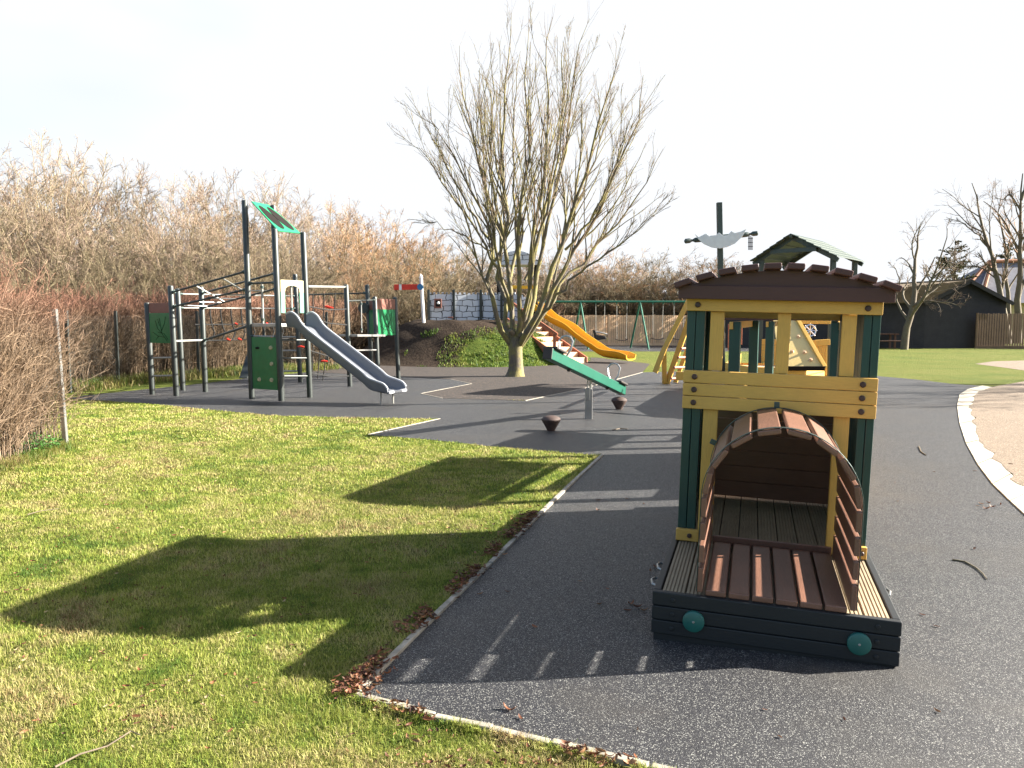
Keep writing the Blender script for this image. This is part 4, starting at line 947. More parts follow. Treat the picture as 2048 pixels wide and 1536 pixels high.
# the main tree: limbs follow the photograph, depth spread all round
TB = g(1031, 753); rt = np.random.default_rng(11)
bt = empty('bare_tree', TB, 'large bare vase-shaped tree with lichen-yellow limbs growing from the mulch bed', 'tree'); o3 = np.array(TB)
def tp_(px, py, dy): return np.array(at(px, py, TB.y+dy))-o3
trunk = resample([tp_(1030, 757, 0), tp_(1032, 735, 0), tp_(1031, 700, 0), tp_(1033, 672, 0)], 10)[None]
limbs = [  # (points, base radius)
 ([(1022, 690, .0), (1003, 668, -.2), (992, 620, -.4), (977, 570, -.5), (985, 500, -.5), (972, 430, -.5), (935, 360, -.6), (900, 300, -.8), (862, 245, -1.0)], .085),
 ([(1024, 690, .0), (1012, 650, .3), (1010, 600, .5), (995, 550, .8), (1003, 480, 1.0), (975, 400, 1.2), (950, 290, 1.3), (925, 180, 1.5), (915, 95, 1.6)], .08),
 ([(1030, 690, .0), (1022, 630, .3), (1018, 580, .4), (1012, 520, .5), (1012, 430, .6), (1003, 330, .8), (1010, 220, .9), (1018, 100, 1.0), (1024, 30, 1.0)], .085),
 ([(1032, 688, .0), (1035, 620, -.3), (1040, 560, -.5), (1035, 480, -.6), (1042, 390, -.7), (1060, 280, -.8), (1050, 160, -.8), (1060, 60, -.8)], .085),
 ([(1034, 690, .0), (1048, 640, -.1), (1062, 600, -.2), (1058, 540, -.3), (1070, 450, -.3), (1088, 350, -.4), (1096, 230, -.4), (1092, 110, -.4), (1102, 30, -.4)], .08),
 ([(1036, 690, .0), (1056, 650, .2), (1072, 600, .5), (1080, 530, .8), (1095, 440, 1.0), (1122, 340, 1.1), (1140, 210, 1.2), (1160, 100, 1.2), (1175, 40, 1.2)], .085),
 ([(1038, 692, .0), (1052, 668, -.4), (1078, 620, -.7), (1095, 560, -.9), (1125, 480, -1.0), (1150, 400, -1.1), (1185, 290, -1.2), (1215, 180, -1.2), (1240, 90, -1.2)], .09),
 ([(1040, 694, .0), (1062, 668, -.1), (1088, 625, -.2), (1110, 570, -.3), (1150, 500, -.4), (1195, 430, -.5), (1240, 330, -.6), (1275, 220, -.6), (1290, 150, -.6)], .08),
 ([(1068, 655, -.1), (1100, 600, .2), (1135, 550, .5), (1185, 500, .7), (1240, 440, .8), (1290, 370, .8), (1325, 300, .8)], .06),
 ([(1085, 625, -.5), (1120, 585, -.8), (1160, 545, -1.0), (1210, 510, -1.2), (1262, 470, -1.3), (1310, 430, -1.3)], .05),
 ([(1000, 560, -.4), (975, 500, -.6), (940, 440, -.7), (905, 400, -.8), (870, 340, -.9), (845, 300, -1.0), (818, 292, -1.0)], .045),
 ([(990, 520, -.3), (965, 490, -.2), (925, 470, .1), (890, 455, .3), (850, 442, .4)], .028),
 ([(1010, 600, .5), (1030, 530, 1.2), (1035, 440, 1.6), (1028, 330, 1.9), (1030, 200, 2.1), (1040, 100, 2.2)], .06),
 ([(1045, 640, -.2), (1060, 560, -1.0), (1078, 470, -1.5), (1110, 360, -1.8), (1130, 230, -1.9), (1150, 120, -2.0)], .06),
 ([(1020, 620, -.3), (1000, 540, -1.0), (985, 450, -1.4), (972, 350, -1.7), (960, 230, -1.8), (965, 140, -1.9)], .055),
 ([(1100, 560, .4), (1125, 480, .9), (1165, 380, 1.2), (1205, 270, 1.4), (1230, 170, 1.5)], .05),
 ([(980, 480, 0), (930, 400, .2), (892, 330, .4), (870, 260, .5), (852, 190, .6)], .04),
 ([(1010, 500, .2), (995, 420, .3), (980, 300, .4), (985, 180, .5), (975, 90, .5)], .045),
 ([(1050, 560, .2), (1075, 480, .4), (1100, 380, .5), (1118, 260, .5), (1125, 150, .6), (1130, 70, .6)], .05),
 ([(1130, 500, -.6), (1180, 440, -.6), (1225, 350, -.7), (1255, 260, -.7), (1268, 200, -.7)], .04),
]
LP = np.stack([resample([tp_(*p) for p in pts], 14) for pts, r_ in limbs]); LP[:, 1:] += rt.normal(0, .034, LP[:, 1:].shape)
LR = np.stack([np.linspace(r_*.90, .0055, 14)**1.0 for pts, r_ in limbs])
tr_r = np.array([[.30, .245, .21, .195, .19, .188, .186, .19, .195, .16]])*.98
c1, q1 = grow(LP, LR, 7, .22, .88, .30, .50, .16, 8, .10, rt, .58, .3, .006)
c2, q2 = grow(c1, q1, 5, .15, .95, .40, .52, .13, 6, .11, rt, .6, .35, .0038)
c3, q3 = grow(c2, q2, 6, .15, .98, .5, .55, .10, 5, .13, rt, .65, .5, .0026)
l3, m3 = grow(LP, LR, 26, .35, 1.0, .40, .17, .12, 5, .08, rt, .4, .4, .003)
sub = rt.random(len(c3)) < .85; c3 = c3[sub]; q3 = q3[sub]
V, Fq = merge([tube_arrays(trunk, tr_r, 18), tube_arrays(LP, LR, 10)]); np_mesh('trunk', V, Fq, M['bark'], bt, smooth=True)
V, Fq = merge([tube_arrays(c1, q1, 6), tube_arrays(c2, q2, 4)]); np_mesh('branches', V, Fq, M['bark'], bt, smooth=True)
V, Fq = merge([tube_arrays(c3, q3, 3), tube_arrays(l3, m3, 3)])
np_mesh('twigs', V, Fq, M['twig'], bt, col=np.tile(np.array([[.22, .16, .11]]), (len(Fq), 1))*RNG.uniform(.8, 1.2, (len(Fq), 1)))
for (px, py, dx, dz) in ((1040, 672, .1, .08), (1026, 668, -.08, .1)):
    p = Vector(tp_(px, py, -.15)); mb = MB(); mb.tube([p, p+Vector((dx, -.1, dz))], [.07, .055], 12); mb.build('cut_stub', M['bark2'], bt, smooth=True)

# ------------------------------------------------ woodland behind the hedge
def straight(base, tips, r0, K=9, wig=.06, rng=RNG, rtip=.25):
    base = np.array(base, float); tips = np.array(tips, float); N = len(tips); t = np.linspace(0, 1, K)[None, :, None]
    mid = base+(tips-base)*.5; mid[:, 2] += .0; out = base[:, None]*(1-t)+tips[:, None]*t if base.ndim == 2 else base[None, None]*(1-t)+tips[:, None]*t
    w_ = np.cumsum(rng.normal(0, wig, (N, K, 3)), 1)*t*np.linalg.norm(tips-base, axis=-1)[:, None, None]*.3
    bow = (tips-base)[:, None]*np.array([1, 1, 0])*(t-t**1.6)*-.35      # limbs rise first, then spread
    return out+w_+bow, np.asarray(r0)[:, None]*np.linspace(1, rtip, K)[None]
def make_wood_tree(seed, h, w_, nl, tint, dens=1.0, name='woodland_tree'):
    rg = np.random.default_rng(seed); root = bpy.data.objects.new(name, None); COL.objects.link(root)
    a = rg.uniform(0, 2*np.pi, nl); rad = w_*np.sqrt(rg.uniform(.02, 1, nl)); hh = h*(1-.42*(rad/w_)**2)*rg.uniform(.86, 1, nl)
    tips = np.stack([rad*np.cos(a), rad*np.sin(a), hh*.84], 1); base = np.stack([rg.normal(0, .18, nl), rg.normal(0, .18, nl), np.zeros(nl)], 1)
    L, Lr = straight(base, tips, rg.uniform(.03, .075, nl)*h/8, 10, .10, rg, .10)
    a1, b1 = grow(L, Lr, int(8*dens), .22, 1., .55, .42, .10, 6, .10, rg, .5, .35, .007)
    a2, b2 = grow(a1, b1, 7, .1, 1, .62, .50, .09, 5, .10, rg, .6, .4, .0060)
    a3, b3 = grow(a2, b2, 6, .05, 1, .75, .6, .06, 4, .10, rg, .7, .5, .0048)
    tree_meshes(name, [L, a1], [Lr, b1], [a2, a3], [b2, b3], M['woodbark'], M['twig'], root, 6, 3, tint, .5, rg)
    return root, h
TAN = (.29, .22, .165); OLV = (.23, .185, .125); ORG = (.36, .225, .125); GRY = (.145, .115, .07); PNK = (.215, .13, .10)
protos = {'tan': make_wood_tree(1, 8, 3.1, 20, TAN), 'tan2': make_wood_tree(2, 8, 2.8, 16, (.28, .205, .15)), 'olive': make_wood_tree(3, 8, 2.9, 19, OLV), 'orange': make_wood_tree(4, 8, 2.7, 26, ORG, 1.2), 'grey': make_wood_tree(5, 6, 3.2, 22, GRY, 1.2)}
LAB = {'tan': 'tan bare tree in the woodland beyond the hedge', 'tan2': 'pale bare tree with loose crown in the woodland behind', 'olive': 'olive-brown bare tree in the woodland behind', 'orange': 'bare tree with orange twigs in the woodland behind', 'grey': 'low grey-brown thorny bush behind the fence and hedge'}
SKY = [(-200, 300), (0, 318), (60, 282), (130, 285), (180, 335), (240, 352), (330, 352), (390, 365), (425, 392), (470, 350), (560, 360), (620, 388), (700, 405), (740, 392), (800, 408), (860, 455), (905, 485), (960, 500), (1050, 500), (1130, 482), (1200, 478), (1250, 500), (1300, 508), (1370, 520), (1450, 508), (1520, 535), (1600, 560), (1700, 575), (1800, 590)]
used = set(); rw = np.random.default_rng(5)
def put(kind, px, Y, hpx=None, h=None, z0=0.0, wid=1.0):
    root, hp_ = protos[kind]; o = root if kind not in used else copy_tree(root); used.add(kind)
    x = at(px, 640, Y).x; ht = h if h else max(1.5, zat(hpx, Y)-z0)*1.13; s_ = ht/hp_
    o.location = (x, Y, z0); o.rotation_euler = (0, 0, rw.uniform(0, 6.28)); o.scale = (s_*wid, s_*wid, s_)
    o['label'] = LAB[kind]; o['category'] = 'tree' if kind != 'grey' else 'bush'; o['group'] = {'grey': 'thorny bushes behind the fence'}.get(kind, 'bare woodland trees, %s' % kind)
    return o
sky_y = lambda px: np.interp(px, [a for a, b_ in SKY], [b_ for a, b_ in SKY])
for k, px in enumerate(np.arange(-100, 1560, 54)):
    px = px+rw.uniform(-12, 12); Y = rw.uniform(44, 50)
    kind = 'orange' if (680 < px < 850 or (1130 < px < 1460 and rw.random() < .6)) else ['tan', 'tan2', 'olive'][rw.integers(3)]
    put(kind, px, Y, sky_y(px)+rw.uniform(-14, 34), wid=1.15 if sky_y(px) < 420 else 1.6)
for k, px in enumerate(np.arange(-60, 900, 74)):
    px = px+rw.uniform(-20, 20); put('orange' if 690 < px < 850 else ['tan', 'olive', 'tan2'][rw.integers(3)], px, rw.uniform(36, 40), sky_y(px)+rw.uniform(40, 90), wid=1.25)
for k, px in enumerate(np.arange(-40, 900, 62)):
    put('grey', px+rw.uniform(-15, 15), rw.uniform(30.5, 34), rw.uniform(500, 560), wid=1.15)
for k, px in enumerate(np.arange(905, 1500, 38)):
    put('grey', px+rw.uniform(-15, 15), rw.uniform(44.5, 46.5), rw.uniform(520, 560), wid=1.3)
for k, px in enumerate(np.arange(1540, 1760, 60)):
    put('grey', px+rw.uniform(-15, 15), rw.uniform(46, 48), rw.uniform(590, 600), wid=1.3)
o = put('tan2', 2900, 17.5, h=9.0, wid=1.0); o['label'] = 'bare tree on the right lawn whose branch shadows cross the path'; o['group'] = 'trees by the path'
for kind in protos:
    if kind not in used:
        for c_ in list(protos[kind][0].children): bpy.data.objects.remove(c_)
        bpy.data.objects.remove(protos[kind][0])
# small tree and two tall trees by the barn
def hand_tree(base, Y, limbs, label, seed, mat=M['bark2'], tint=(.14, .10, .07), n1=8, n2=5, n3=4, rm=.0055):
    rg = np.random.default_rng(seed); B = at(*base, Y); B.z = 0; r_ = empty('bare_tree', B, label, 'tree'); ob = np.array(B)
    P = np.stack([resample([np.array(at(x, y, Y+d))-ob for x, y, d in pts], 12) for pts, rr in limbs]); P[:, 2:] += rg.normal(0, .03, P[:, 2:].shape)
    Rd = np.stack([np.linspace(a*.62, b_*.7, 12) for pts, (a, b_) in limbs])
    a1, b1 = grow(P, Rd, n1, .3, .98, .6, .45, .12, 7, .14, rg, .55, .35, rm)
    a2, b2 = grow(a1, b1, n2, .1, 1, .7, .6, .08, 5, .16, rg, .6, .5, rm*.8); a3, b3 = grow(a2, b2, n3, .1, 1, .7, .6, .05, 4, .18, rg, .7, .6, rm*.7)
    tree_meshes('bare_tree', [P, a1], [Rd, b1], [a2, a3], [b2, b3], mat, M['twig'], r_, 9, 3, tint, .2, rg); return r_
hand_tree((1808, 697), 37.5, [([(1808, 699, 0), (1812, 665, 0), (1818, 635, 0), (1828, 600, 0), (1829, 550, .2), (1834, 500, .4), (1838, 450, .5)], (.30, .03)),
    ([(1818, 640, 0), (1835, 610, -.5), (1850, 590, -1), (1870, 545, -1.2), (1885, 500, -1.4), (1895, 455, -1.5)], (.14, .02)),
    ([(1815, 640, 0), (1800, 615, .4), (1792, 595, .6), (1800, 560, .8), (1785, 530, .8)], (.10, .02)),
    ([(1825, 612, 0), (1855, 592, 1), (1885, 560, 1.3), (1920, 520, 1.5), (1950, 500, 1.5)], (.08, .015)),
    ([(1822, 615, 0), (1850, 600, -.9), (1890, 605, -1.5), (1925, 612, -2)], (.07, .015))], 'small spreading bare tree in front of the black barn wall', 21)
hand_tree((2012, 660), 45, [([(2015, 690, 0), (2008, 620, 0), (1995, 560, 0), (1982, 510, 0), (1968, 465, 0), (1955, 400, .2), (1943, 365, .3)], (.34, .03)),
    ([(1975, 490, 0), (1945, 462, .4), (1920, 445, .6), (1893, 436, .8)], (.09, .015)), ([(1985, 520, 0), (1978, 450, -.4), (1982, 420, -.5), (1985, 375, -.6)], (.08, .015)),
    ([(1996, 560, 0), (1960, 535, .5), (1920, 530, .8), (1895, 500, 1)], (.08, .02))], 'tall leaning bare tree behind the brown fence with a long left branch', 22)
hand_tree((2040, 660), 46, [([(2035, 690, 0), (2036, 620, 0), (2040, 540, 0), (2041, 460, 0), (2042, 400, 0), (2046, 350, 0)], (.36, .04)),
    ([(2018, 690, .3), (2016, 600, .3), (2012, 530, .3), (2005, 470, .5), (1998, 430, .6), (2000, 400, .6)], (.26, .03)),
    ([(2015, 560, .3), (1985, 540, .5), (1950, 532, .6), (1930, 520, .7)], (.10, .02)),
    ([(2041, 420, 0), (2020, 390, 0), (2005, 400, .2), (1990, 395, .2)], (.10, .02)), ([(2042, 400, 0), (2060, 340, 0), (2070, 280, 0)], (.16, .03)),
    ([(2036, 600, 0), (2060, 520, 0), (2085, 440, 0)], (.16, .03))], 'thick-trunked bare tree at the right edge behind the brown fence', 23, tint=(.22, .13, .07))
# evergreens: clumped short needles on whorled boughs
def evergreen(px, py_top, py_bot, Y, wpx, label, seed, nb=70):
    rg = np.random.default_rng(seed); zb, zt = max(0, zat(py_bot, Y)-1.0), zat(py_top, Y); x = at(px, 600, Y).x; w_ = wpx/F*Y/2
    r_ = empty('evergreen_tree', (x, Y, 0), label, 'tree'); mb = MB(); mb.tube([(0, 0, -.1), (.05, 0, zt*.5), (0, 0, zt*.95)], [.22, .15, .03], 8); mb.build('trunk', M['bark2'], r_, smooth=True)
    f = rg.uniform(0, 1, nb); z = zb+(zt-zb)*f; rr = w_*np.sqrt(np.maximum(.05, 1-f**1.6))*rg.uniform(.6, 1.1, nb); a = rg.uniform(0, 2*np.pi, nb)
    tips = np.stack([rr*np.cos(a), rr*np.sin(a), np.minimum(z+.25*rr*.6, zt)], 1); base = np.stack([np.zeros(nb), np.zeros(nb), np.maximum(0, z-.15*rr)], 1)
    L, Lr = straight(base, tips, np.full(nb, .05), 7, .08, rg); a1, b1 = grow(L, Lr, 9, .3, 1, .7, .4, .1, 5, .15, rg, .5, .5, .014); a2, b2 = grow(a1, b1, 9, .1, 1, .7, .5, .1, 3, .2, rg, .6, .8, .024)
    parts = [tube_arrays(P, Rd, 3) for P, Rd in ((L, Lr), (a1, b1), (a2, b2))]; V, Fq = merge(parts); nf = [len(p[1]) for p in parts]
    c = np.concatenate([np.tile([[.07, .05, .03]], (nf[0], 1)), np.tile([[.08, .06, .03]], (nf[1], 1)), np.array([[.065, .068, .022]])*rg.uniform(.5, 1.6, (nf[2], 1))]); np_mesh('crown', V, Fq, M['twig'], r_, col=c)
evergreen(1905, 482, 590, 52, 96, 'brownish evergreen tree rising behind the barn ridge', 31)
evergreen(2012, 485, 600, 58, 70, 'dark evergreen tree behind the slate roof at the right', 32)

# ------------------------------------------------ hedges, chain-link fence
def hedge(name, label, pathpts, depth, hfun, n, rmin, seed, ntw=6, redtop=.8, tint=(.19, .13, .085), lean=.12):
    rg = np.random.default_rng(seed); P = np.array([[p[0], p[1], 0] for p in pathpts], float); d = np.r_[0, np.cumsum(np.linalg.norm(np.diff(P, axis=0), axis=1))]
    s_ = rg.uniform(0, d[-1], n); bx_ = np.stack([np.interp(s_, d, P[:, k]) for k in range(3)], 1); i = np.clip(np.searchsorted(d, s_)-1, 0, len(P)-2); T = P[i+1]-P[i]; T /= np.linalg.norm(T, axis=1, keepdims=True)
    Nn = np.stack([T[:, 1], -T[:, 0], np.zeros(n)], 1); off = rg.uniform(0, 1, n); bx_ -= Nn*(off*depth)[:, None]*0; bx_ += Nn*(-off*depth)[:, None]
    h = hfun(bx_[:, 0], bx_[:, 1])*rg.uniform(.70, 1.0, n); tips = bx_+rg.normal(0, lean, (n, 3))*h[:, None]; tips[:, 2] = h
    L, Lr = straight(bx_, tips, rg.uniform(1.2, 2.4, n)*rmin, 7, .10, rg, .4)
    a1, b1 = grow(L, Lr, ntw, .05, .95, .55, .42, .10, 5, .2, rg, .6, .5, rmin); a2, b2 = grow(a1, b1, 3, .1, 1, .6, .6, .08, 4, .2, rg, .8, .7, rmin*.8)
    o0 = Vector((P[0][0], P[0][1], 0)); root = empty(name, o0, label, 'hedge'); parts = []; cols = []
    for PP, RR in ((L, Lr), (a1, b1), (a2, b2)):
        v, f = tube_arrays(PP, RR, 3); parts.append((v, f)); K = PP.shape[1]; zc = (PP[:, :-1, 2]+PP[:, 1:, 2])/2; hh = hfun(PP[:, :-1, 0], PP[:, :-1, 1])
        t = np.clip((zc/hh-.62)/.35, 0, 1)[..., None]**1.5*redtop
        c = np.array(tint)*(1-t)+np.array([.30, .13, .09])*t; c = c*rg.uniform(.3, 1.75, (len(PP), 1, 1)); cols.append(np.repeat(c.reshape(-1, 3), 3, 0))
    V, Fq = merge(parts); V = V-np.array(o0); np_mesh('stems', V, Fq, M['twig'], root, col=np.concatenate(cols)); return root
C0 = g(130, 893); C1 = g(237, 771)
hedge('hedge', 'tall brown twiggy hedge at the near left edge with reddish top', [(-5.62, 9.85), (-5.50, 8.4), (-5.45, 6.2)], -1.7, lambda x, y: 2.12-np.clip((y-8.5)*.27, 0, .45)+.05*np.sin(x*9+y*5), 2300, .0026, 41, 9, .45, (.24, .175, .12), .09)
Hd = hedge('hedge', 'long brown hedge with red twig tips running behind the wire fence', [tuple(g(660, 736))[:2], tuple(g(500, 741))[:2], tuple(g(400, 752))[:2], tuple(g(237, 764))[:2], (-9.9, 16.0), (-9.6, 12.5), (-8.0, 10.6)], -1.3, lambda x, y: 2.05+.10*np.sin(x*1.3)+.06*np.sin(y*2.7+x), 4200, .0050, 42, 7, .6, (.20, .145, .095), .10)
hedge('hedge', 'far brown hedge behind the castle wall and signal', [tuple(g(1100, 694))[:2], tuple(g(860, 694))[:2], tuple(g(660, 722))[:2], (-5.5, 24.5)], -1.4, lambda x, y: 2.1+.12*np.sin(x*1.3), 2000, .008, 43, 7, .4, (.19, .135, .085), .12)
fn = empty('wire_fence', C0, 'grey steel posts and chain-link wire fence running along the hedge', 'fence'); o_ = C0.copy()
fl = [g(140, 786), C1, g(398, 757), g(530, 748), g(655, 738)]
tpx = at(107, 618, C0.y); mb = MB(); mb.beam((0, 0, -.1), tpx-o_, .05, .012, (0, 1, 0)); mb.beam(Vector((.022, .02, -.1)), tpx-o_+Vector((.022, .02, 0)), .012, .045, (0, 1, 0)); mb.build('corner_post', M['galv'], fn)
MB().beam(tpx-o_+Vector((-.13, 0, -.02)), tpx-o_+Vector((0, 0, -.02)), .03, .03).build('arm', M['galv'], fn)
for p in fl: MB().box((p.x-o_.x-.03, p.y-o_.y-.03, -.05), (p.x-o_.x+.03, p.y-o_.y+.03, 1.72)).build('fence_post', M['post'], fn)
W_ = []; WN = []
for a, b_ in [(Vector((-5.78, 6.6, 0)), C0+Vector((-.02, -.02, 0)))]+list(zip(fl[:-1], fl[1:])):
    L = (b_-a).length; d = (b_-a)/L; H_ = 1.6; step = .075 if L < 9 else .10
    for s0_ in np.arange(-H_, L, step):
        for sg in (1, -1):
            u0, u1 = (s0_, s0_+H_); z0, z1 = (.02, H_) if sg > 0 else (H_, .02)
            c0_ = max(u0, 0); c1_ = min(u1, L)
            if c1_ <= c0_: continue
            za = z0+(z1-z0)*(c0_-u0)/H_; zb2 = z0+(z1-z0)*(c1_-u0)/H_; p = a+d*c0_-o_; q_ = a+d*c1_-o_
            W_.append([(p.x, p.y, za), (q_.x, q_.y, zb2)])
    for z in (.1, .85, 1.6): p = a-o_; q_ = b_-o_; W_.append([(p.x, p.y, z), (q_.x, q_.y, z)])
    if not WN: WN = W_; W_ = []
for W_ in (np.array(WN), np.array(W_)):
    V, Fq = tube_arrays(W_, np.full(W_.shape[:2], .0010), 3); np_mesh('wire_mesh', V, Fq, M['post'], fn)

# ------------------------------------------------ grass, leaves, twigs
def inside(poly, X, Y):
    P = [(p[0], p[1]) for p in poly]; r_ = np.zeros(len(X), bool); j = len(P)-1
    for i in range(len(P)):
        xi, yi = P[i]; xj, yj = P[j]
        c = ((yi > Y) != (yj > Y)) & (X < (xj-xi)*(Y-yi)/((yj-yi)+1e-12)+xi); r_ ^= c; j = i
    return r_
def vnoise(X, Y, s_, seed):
    rg = np.random.default_rng(seed); G = rg.random((256, 256)); x = X/s_+100; y = Y/s_+100; i = np.floor(x).astype(int); j = np.floor(y).astype(int); fx = x-i; fy = y-j; fx = fx*fx*(3-2*fx); fy = fy*fy*(3-2*fy)
    a = G[i % 256, j % 256]; b_ = G[(i+1) % 256, j % 256]; c = G[i % 256, (j+1) % 256]; d = G[(i+1) % 256, (j+1) % 256]
    return (a*(1-fx)+b_*fx)*(1-fy)+(c*(1-fx)+d*fx)*fy
def blades(name, X, Y, Z, h, w_, rg, pal=None, parent=None, lean=1.15):
    n = len(X); az = rg.uniform(0, 2*np.pi, n); ln = rg.uniform(.1, 1, n)*lean; fa = rg.uniform(0, 2*np.pi, n)
    B = np.stack([X, Y, Z-.003], 1); D = np.stack([np.cos(az), np.sin(az), np.zeros(n)], 1); S_ = np.stack([np.cos(fa), np.sin(fa), np.zeros(n)], 1)*(w_/2)[:, None]
    m1 = B+np.array([0, 0, 1])*(h*.55)[:, None]+D*(h*ln*.25)[:, None]; tp = B+np.array([0, 0, 1])*(h*(1-.35*ln))[:, None]+D*(h*ln*.8)[:, None]
    V = np.stack([B-S_, B+S_, m1+S_*.8, m1-S_*.8, tp+S_*.15, tp-S_*.15], 1).reshape(-1, 3); i = np.arange(n)[:, None]*6
    Fq = np.stack([i+np.array([[0, 1, 2, 3]]), i+np.array([[3, 2, 4, 5]])], 1).reshape(-1, 4)
    nz1 = vnoise(X, Y, .16, 3); nz2 = vnoise(X, Y, .8, 4); nz3 = vnoise(X, Y, .05, 6)
    nz4 = vnoise(X, Y, .33, 8); k = (nz1*.42+nz2*.34+nz3*.26+nz4*.36-.69)*1.15+.54+rg.normal(0, .15, n)
    P = np.array(pal if pal is not None else [(.065, .125, .018), (.155, .215, .03), (.265, .30, .052), (.345, .335, .10), (.40, .35, .16), (.22, .14, .065)]); t = np.clip((k-.1)/.95, 0, 1)*(len(P)-1.001); i0 = t.astype(int); f = (t-i0)[:, None]
    c = P[i0]*(1-f)+P[i0+1]*f; c *= rg.uniform(.75, 1.25, (n, 1))
    return np_mesh(name, V, Fq, M['blade'], parent, col=np.repeat(c, 2, 0))
rg = np.random.default_rng(77); XX = []; YY = []; HH = []; WW = []
for y0, y1, dens, h0, wd in ((2.6, 3.6, 24000, .027, .0021), (3.6, 5, 17000, .027, .0026), (5, 7, 9500, .027, .0036), (7, 10, 4200, .028, .006), (10, 15, 1700, .028, .011)):
    xl = -(y1*.66+2.2); xr = min(3.0, y1*.45); n = int((y1-y0)*(xr-xl)*dens); X = rg.uniform(xl, xr, n); Y = rg.uniform(y0, y1, n)
    k = (X > -(Y*.665+2.0)) & (X < 3) & ~inside(rub, X, Y); X, Y = X[k], Y[k]
    cl = vnoise(X, Y, .09, 9)*.8+vnoise(X, Y, .4, 10)*.4; XX.append(X); YY.append(Y); HH.append(h0*(.55+cl)*rg.uniform(.5, 1.15, len(X))); WW.append(np.full(len(X), wd)*rg.uniform(.7, 1.3, len(X)))
X = np.concatenate(XX); Y = np.concatenate(YY); go = blades('grass', X, Y, np.zeros(len(X)), np.concatenate(HH), np.concatenate(WW), rg)
tag(go, 'short patchy green and yellow lawn grass', 'grass', kind='stuff')
# tufts at the foot of the hedges and fence
def along(pts, n, spread, rg):
    P = np.array([[p[0], p[1]] for p in pts]); d = np.r_[0, np.cumsum(np.linalg.norm(np.diff(P, axis=0), axis=1))]; s_ = rg.uniform(0, d[-1], n)
    return np.interp(s_, d, P[:, 0])+rg.normal(0, spread, n), np.interp(s_, d, P[:, 1])+rg.normal(0, spread, n)
x1, y1 = along([(-5.5, 9.7), (-5.42, 8.2), (-5.4, 6.5)], 7000, .10, rg); x2, y2 = along([g(660, 738), g(500, 745), g(400, 755), g(237, 768), g(150, 782)], 9000, .28, rg)
X = np.r_[x1, x2]; Y = np.r_[y1, y2]; hb = np.r_[np.full(len(x1), .11), np.full(len(x2), .26)]*rg.uniform(.3, 1.2, len(X)); wb = np.r_[np.full(len(x1), .005), np.full(len(x2), .014)]
tf = blades('rough_grass', X, Y, np.zeros(len(X)), hb, wb, rg, [(.05, .10, .015), (.09, .14, .02), (.15, .16, .03), (.24, .19, .08), (.24, .18, .10)]); tag(tf, 'long rough grass at the foot of the hedge', 'grass', kind='stuff')
# turf on the mound
n = 26000; X = rg.uniform(-6, 3.6, n); Y = rg.uniform(24.2, 29.5, n); Z = np.array([mound_h(a, b_) for a, b_ in zip(X, Y)])
k = (Z > .0) & (Z+vnoise(X, Y, .9, 12)*.8 < 1.45) & ((X-MC.x)*.3+vnoise(X, Y, .7, 13)*1.2 > .35) & (vnoise(X, Y, .35, 14) > .25); X, Y, Z = X[k], Y[k], Z[k]
tm = blades('mound_turf', X, Y, Z, rg.uniform(.04, .12, len(X))*(.4+vnoise(X, Y, .4, 15)), np.full(len(X), .022), rg, [(.03, .06, .01), (.055, .10, .014), (.10, .16, .022), (.17, .20, .035), (.20, .19, .05)]); tag(tm, 'clumpy dark turf on the flank of the mound', 'grass', kind='stuff')
# leaves
def leaf_arrays(n, L, rg):
    """curled dry leaflets: strip of 5 cross sections with a folded midrib"""
    K = 6; t = np.linspace(-1, 1, K); wid = np.sqrt(np.maximum(0, 1-t**2))*.15+.012
    V = np.zeros((n, K, 3, 3)); curl = rg.uniform(-1.3, 1.6, n)[:, None]; fold = rg.uniform(.1, .9, n)[:, None]
    x = t[None]*np.cos(curl*t[None]*.5)*.5; z = np.abs(t[None])**2*.5*np.sin(np.abs(curl))*.7
    for j, s_ in enumerate((-1, 0, 1)):
        V[:, :, j, 0] = x; V[:, :, j, 1] = s_*wid[None]*np.cos(fold); V[:, :, j, 2] = z+abs(s_)*wid[None]*np.sin(fold)
    V *= L[:, None, None, None]; idx = np.arange(n*K*3).reshape(n, K, 3)
    Fq = np.stack([idx[:, :-1, :-1], idx[:, :-1, 1:], idx[:, 1:, 1:], idx[:, 1:, :-1]], -1).reshape(n, -1, 4)
    return V.reshape(n, -1, 3), Fq
def rotz_(V, a, tilt): 
    c, s_ = np.cos(tilt)[:, None], np.sin(tilt)[:, None]; y = V[..., 1]*c-V[..., 2]*s_; z = V[..., 1]*s_+V[..., 2]*c; x = V[..., 0]
    c, s_ = np.cos(a)[:, None], np.sin(a)[:, None]; return np.stack([x*c-y*s_, x*s_+y*c, z], -1)
def litter(name, X, Y, Z, L, rg, label, pal):
    n = len(X); V, Fq = leaf_arrays(n, L, rg); V = rotz_(V, rg.uniform(0, 6.28, n), rg.normal(0, .7, n)); V = V+np.stack([X, Y, Z], 1)[:, None]
    pal = np.array(pal); c = pal[rg.integers(0, len(pal), n)]*rg.uniform(.6, 1.3, (n, 1)); o = np_mesh(name, V.reshape(-1, 3), Fq.reshape(-1, 4), M['leaf'], None, col=np.repeat(c, Fq.shape[1], 0)); return tag(o, label, 'leaves', kind='stuff')
BR = [(.17, .065, .03), (.12, .045, .022), (.22, .115, .055), (.08, .035, .02)]
kb = [g(*p) for p in KERB_B]; kc = [g(*p) for p in KERB_C]
x1, y1 = along(kb[2:], 1300, .035, rg); x1 -= .04; m1 = vnoise(x1, y1, .22, 21) > .42; x1, y1 = x1[m1], y1[m1]
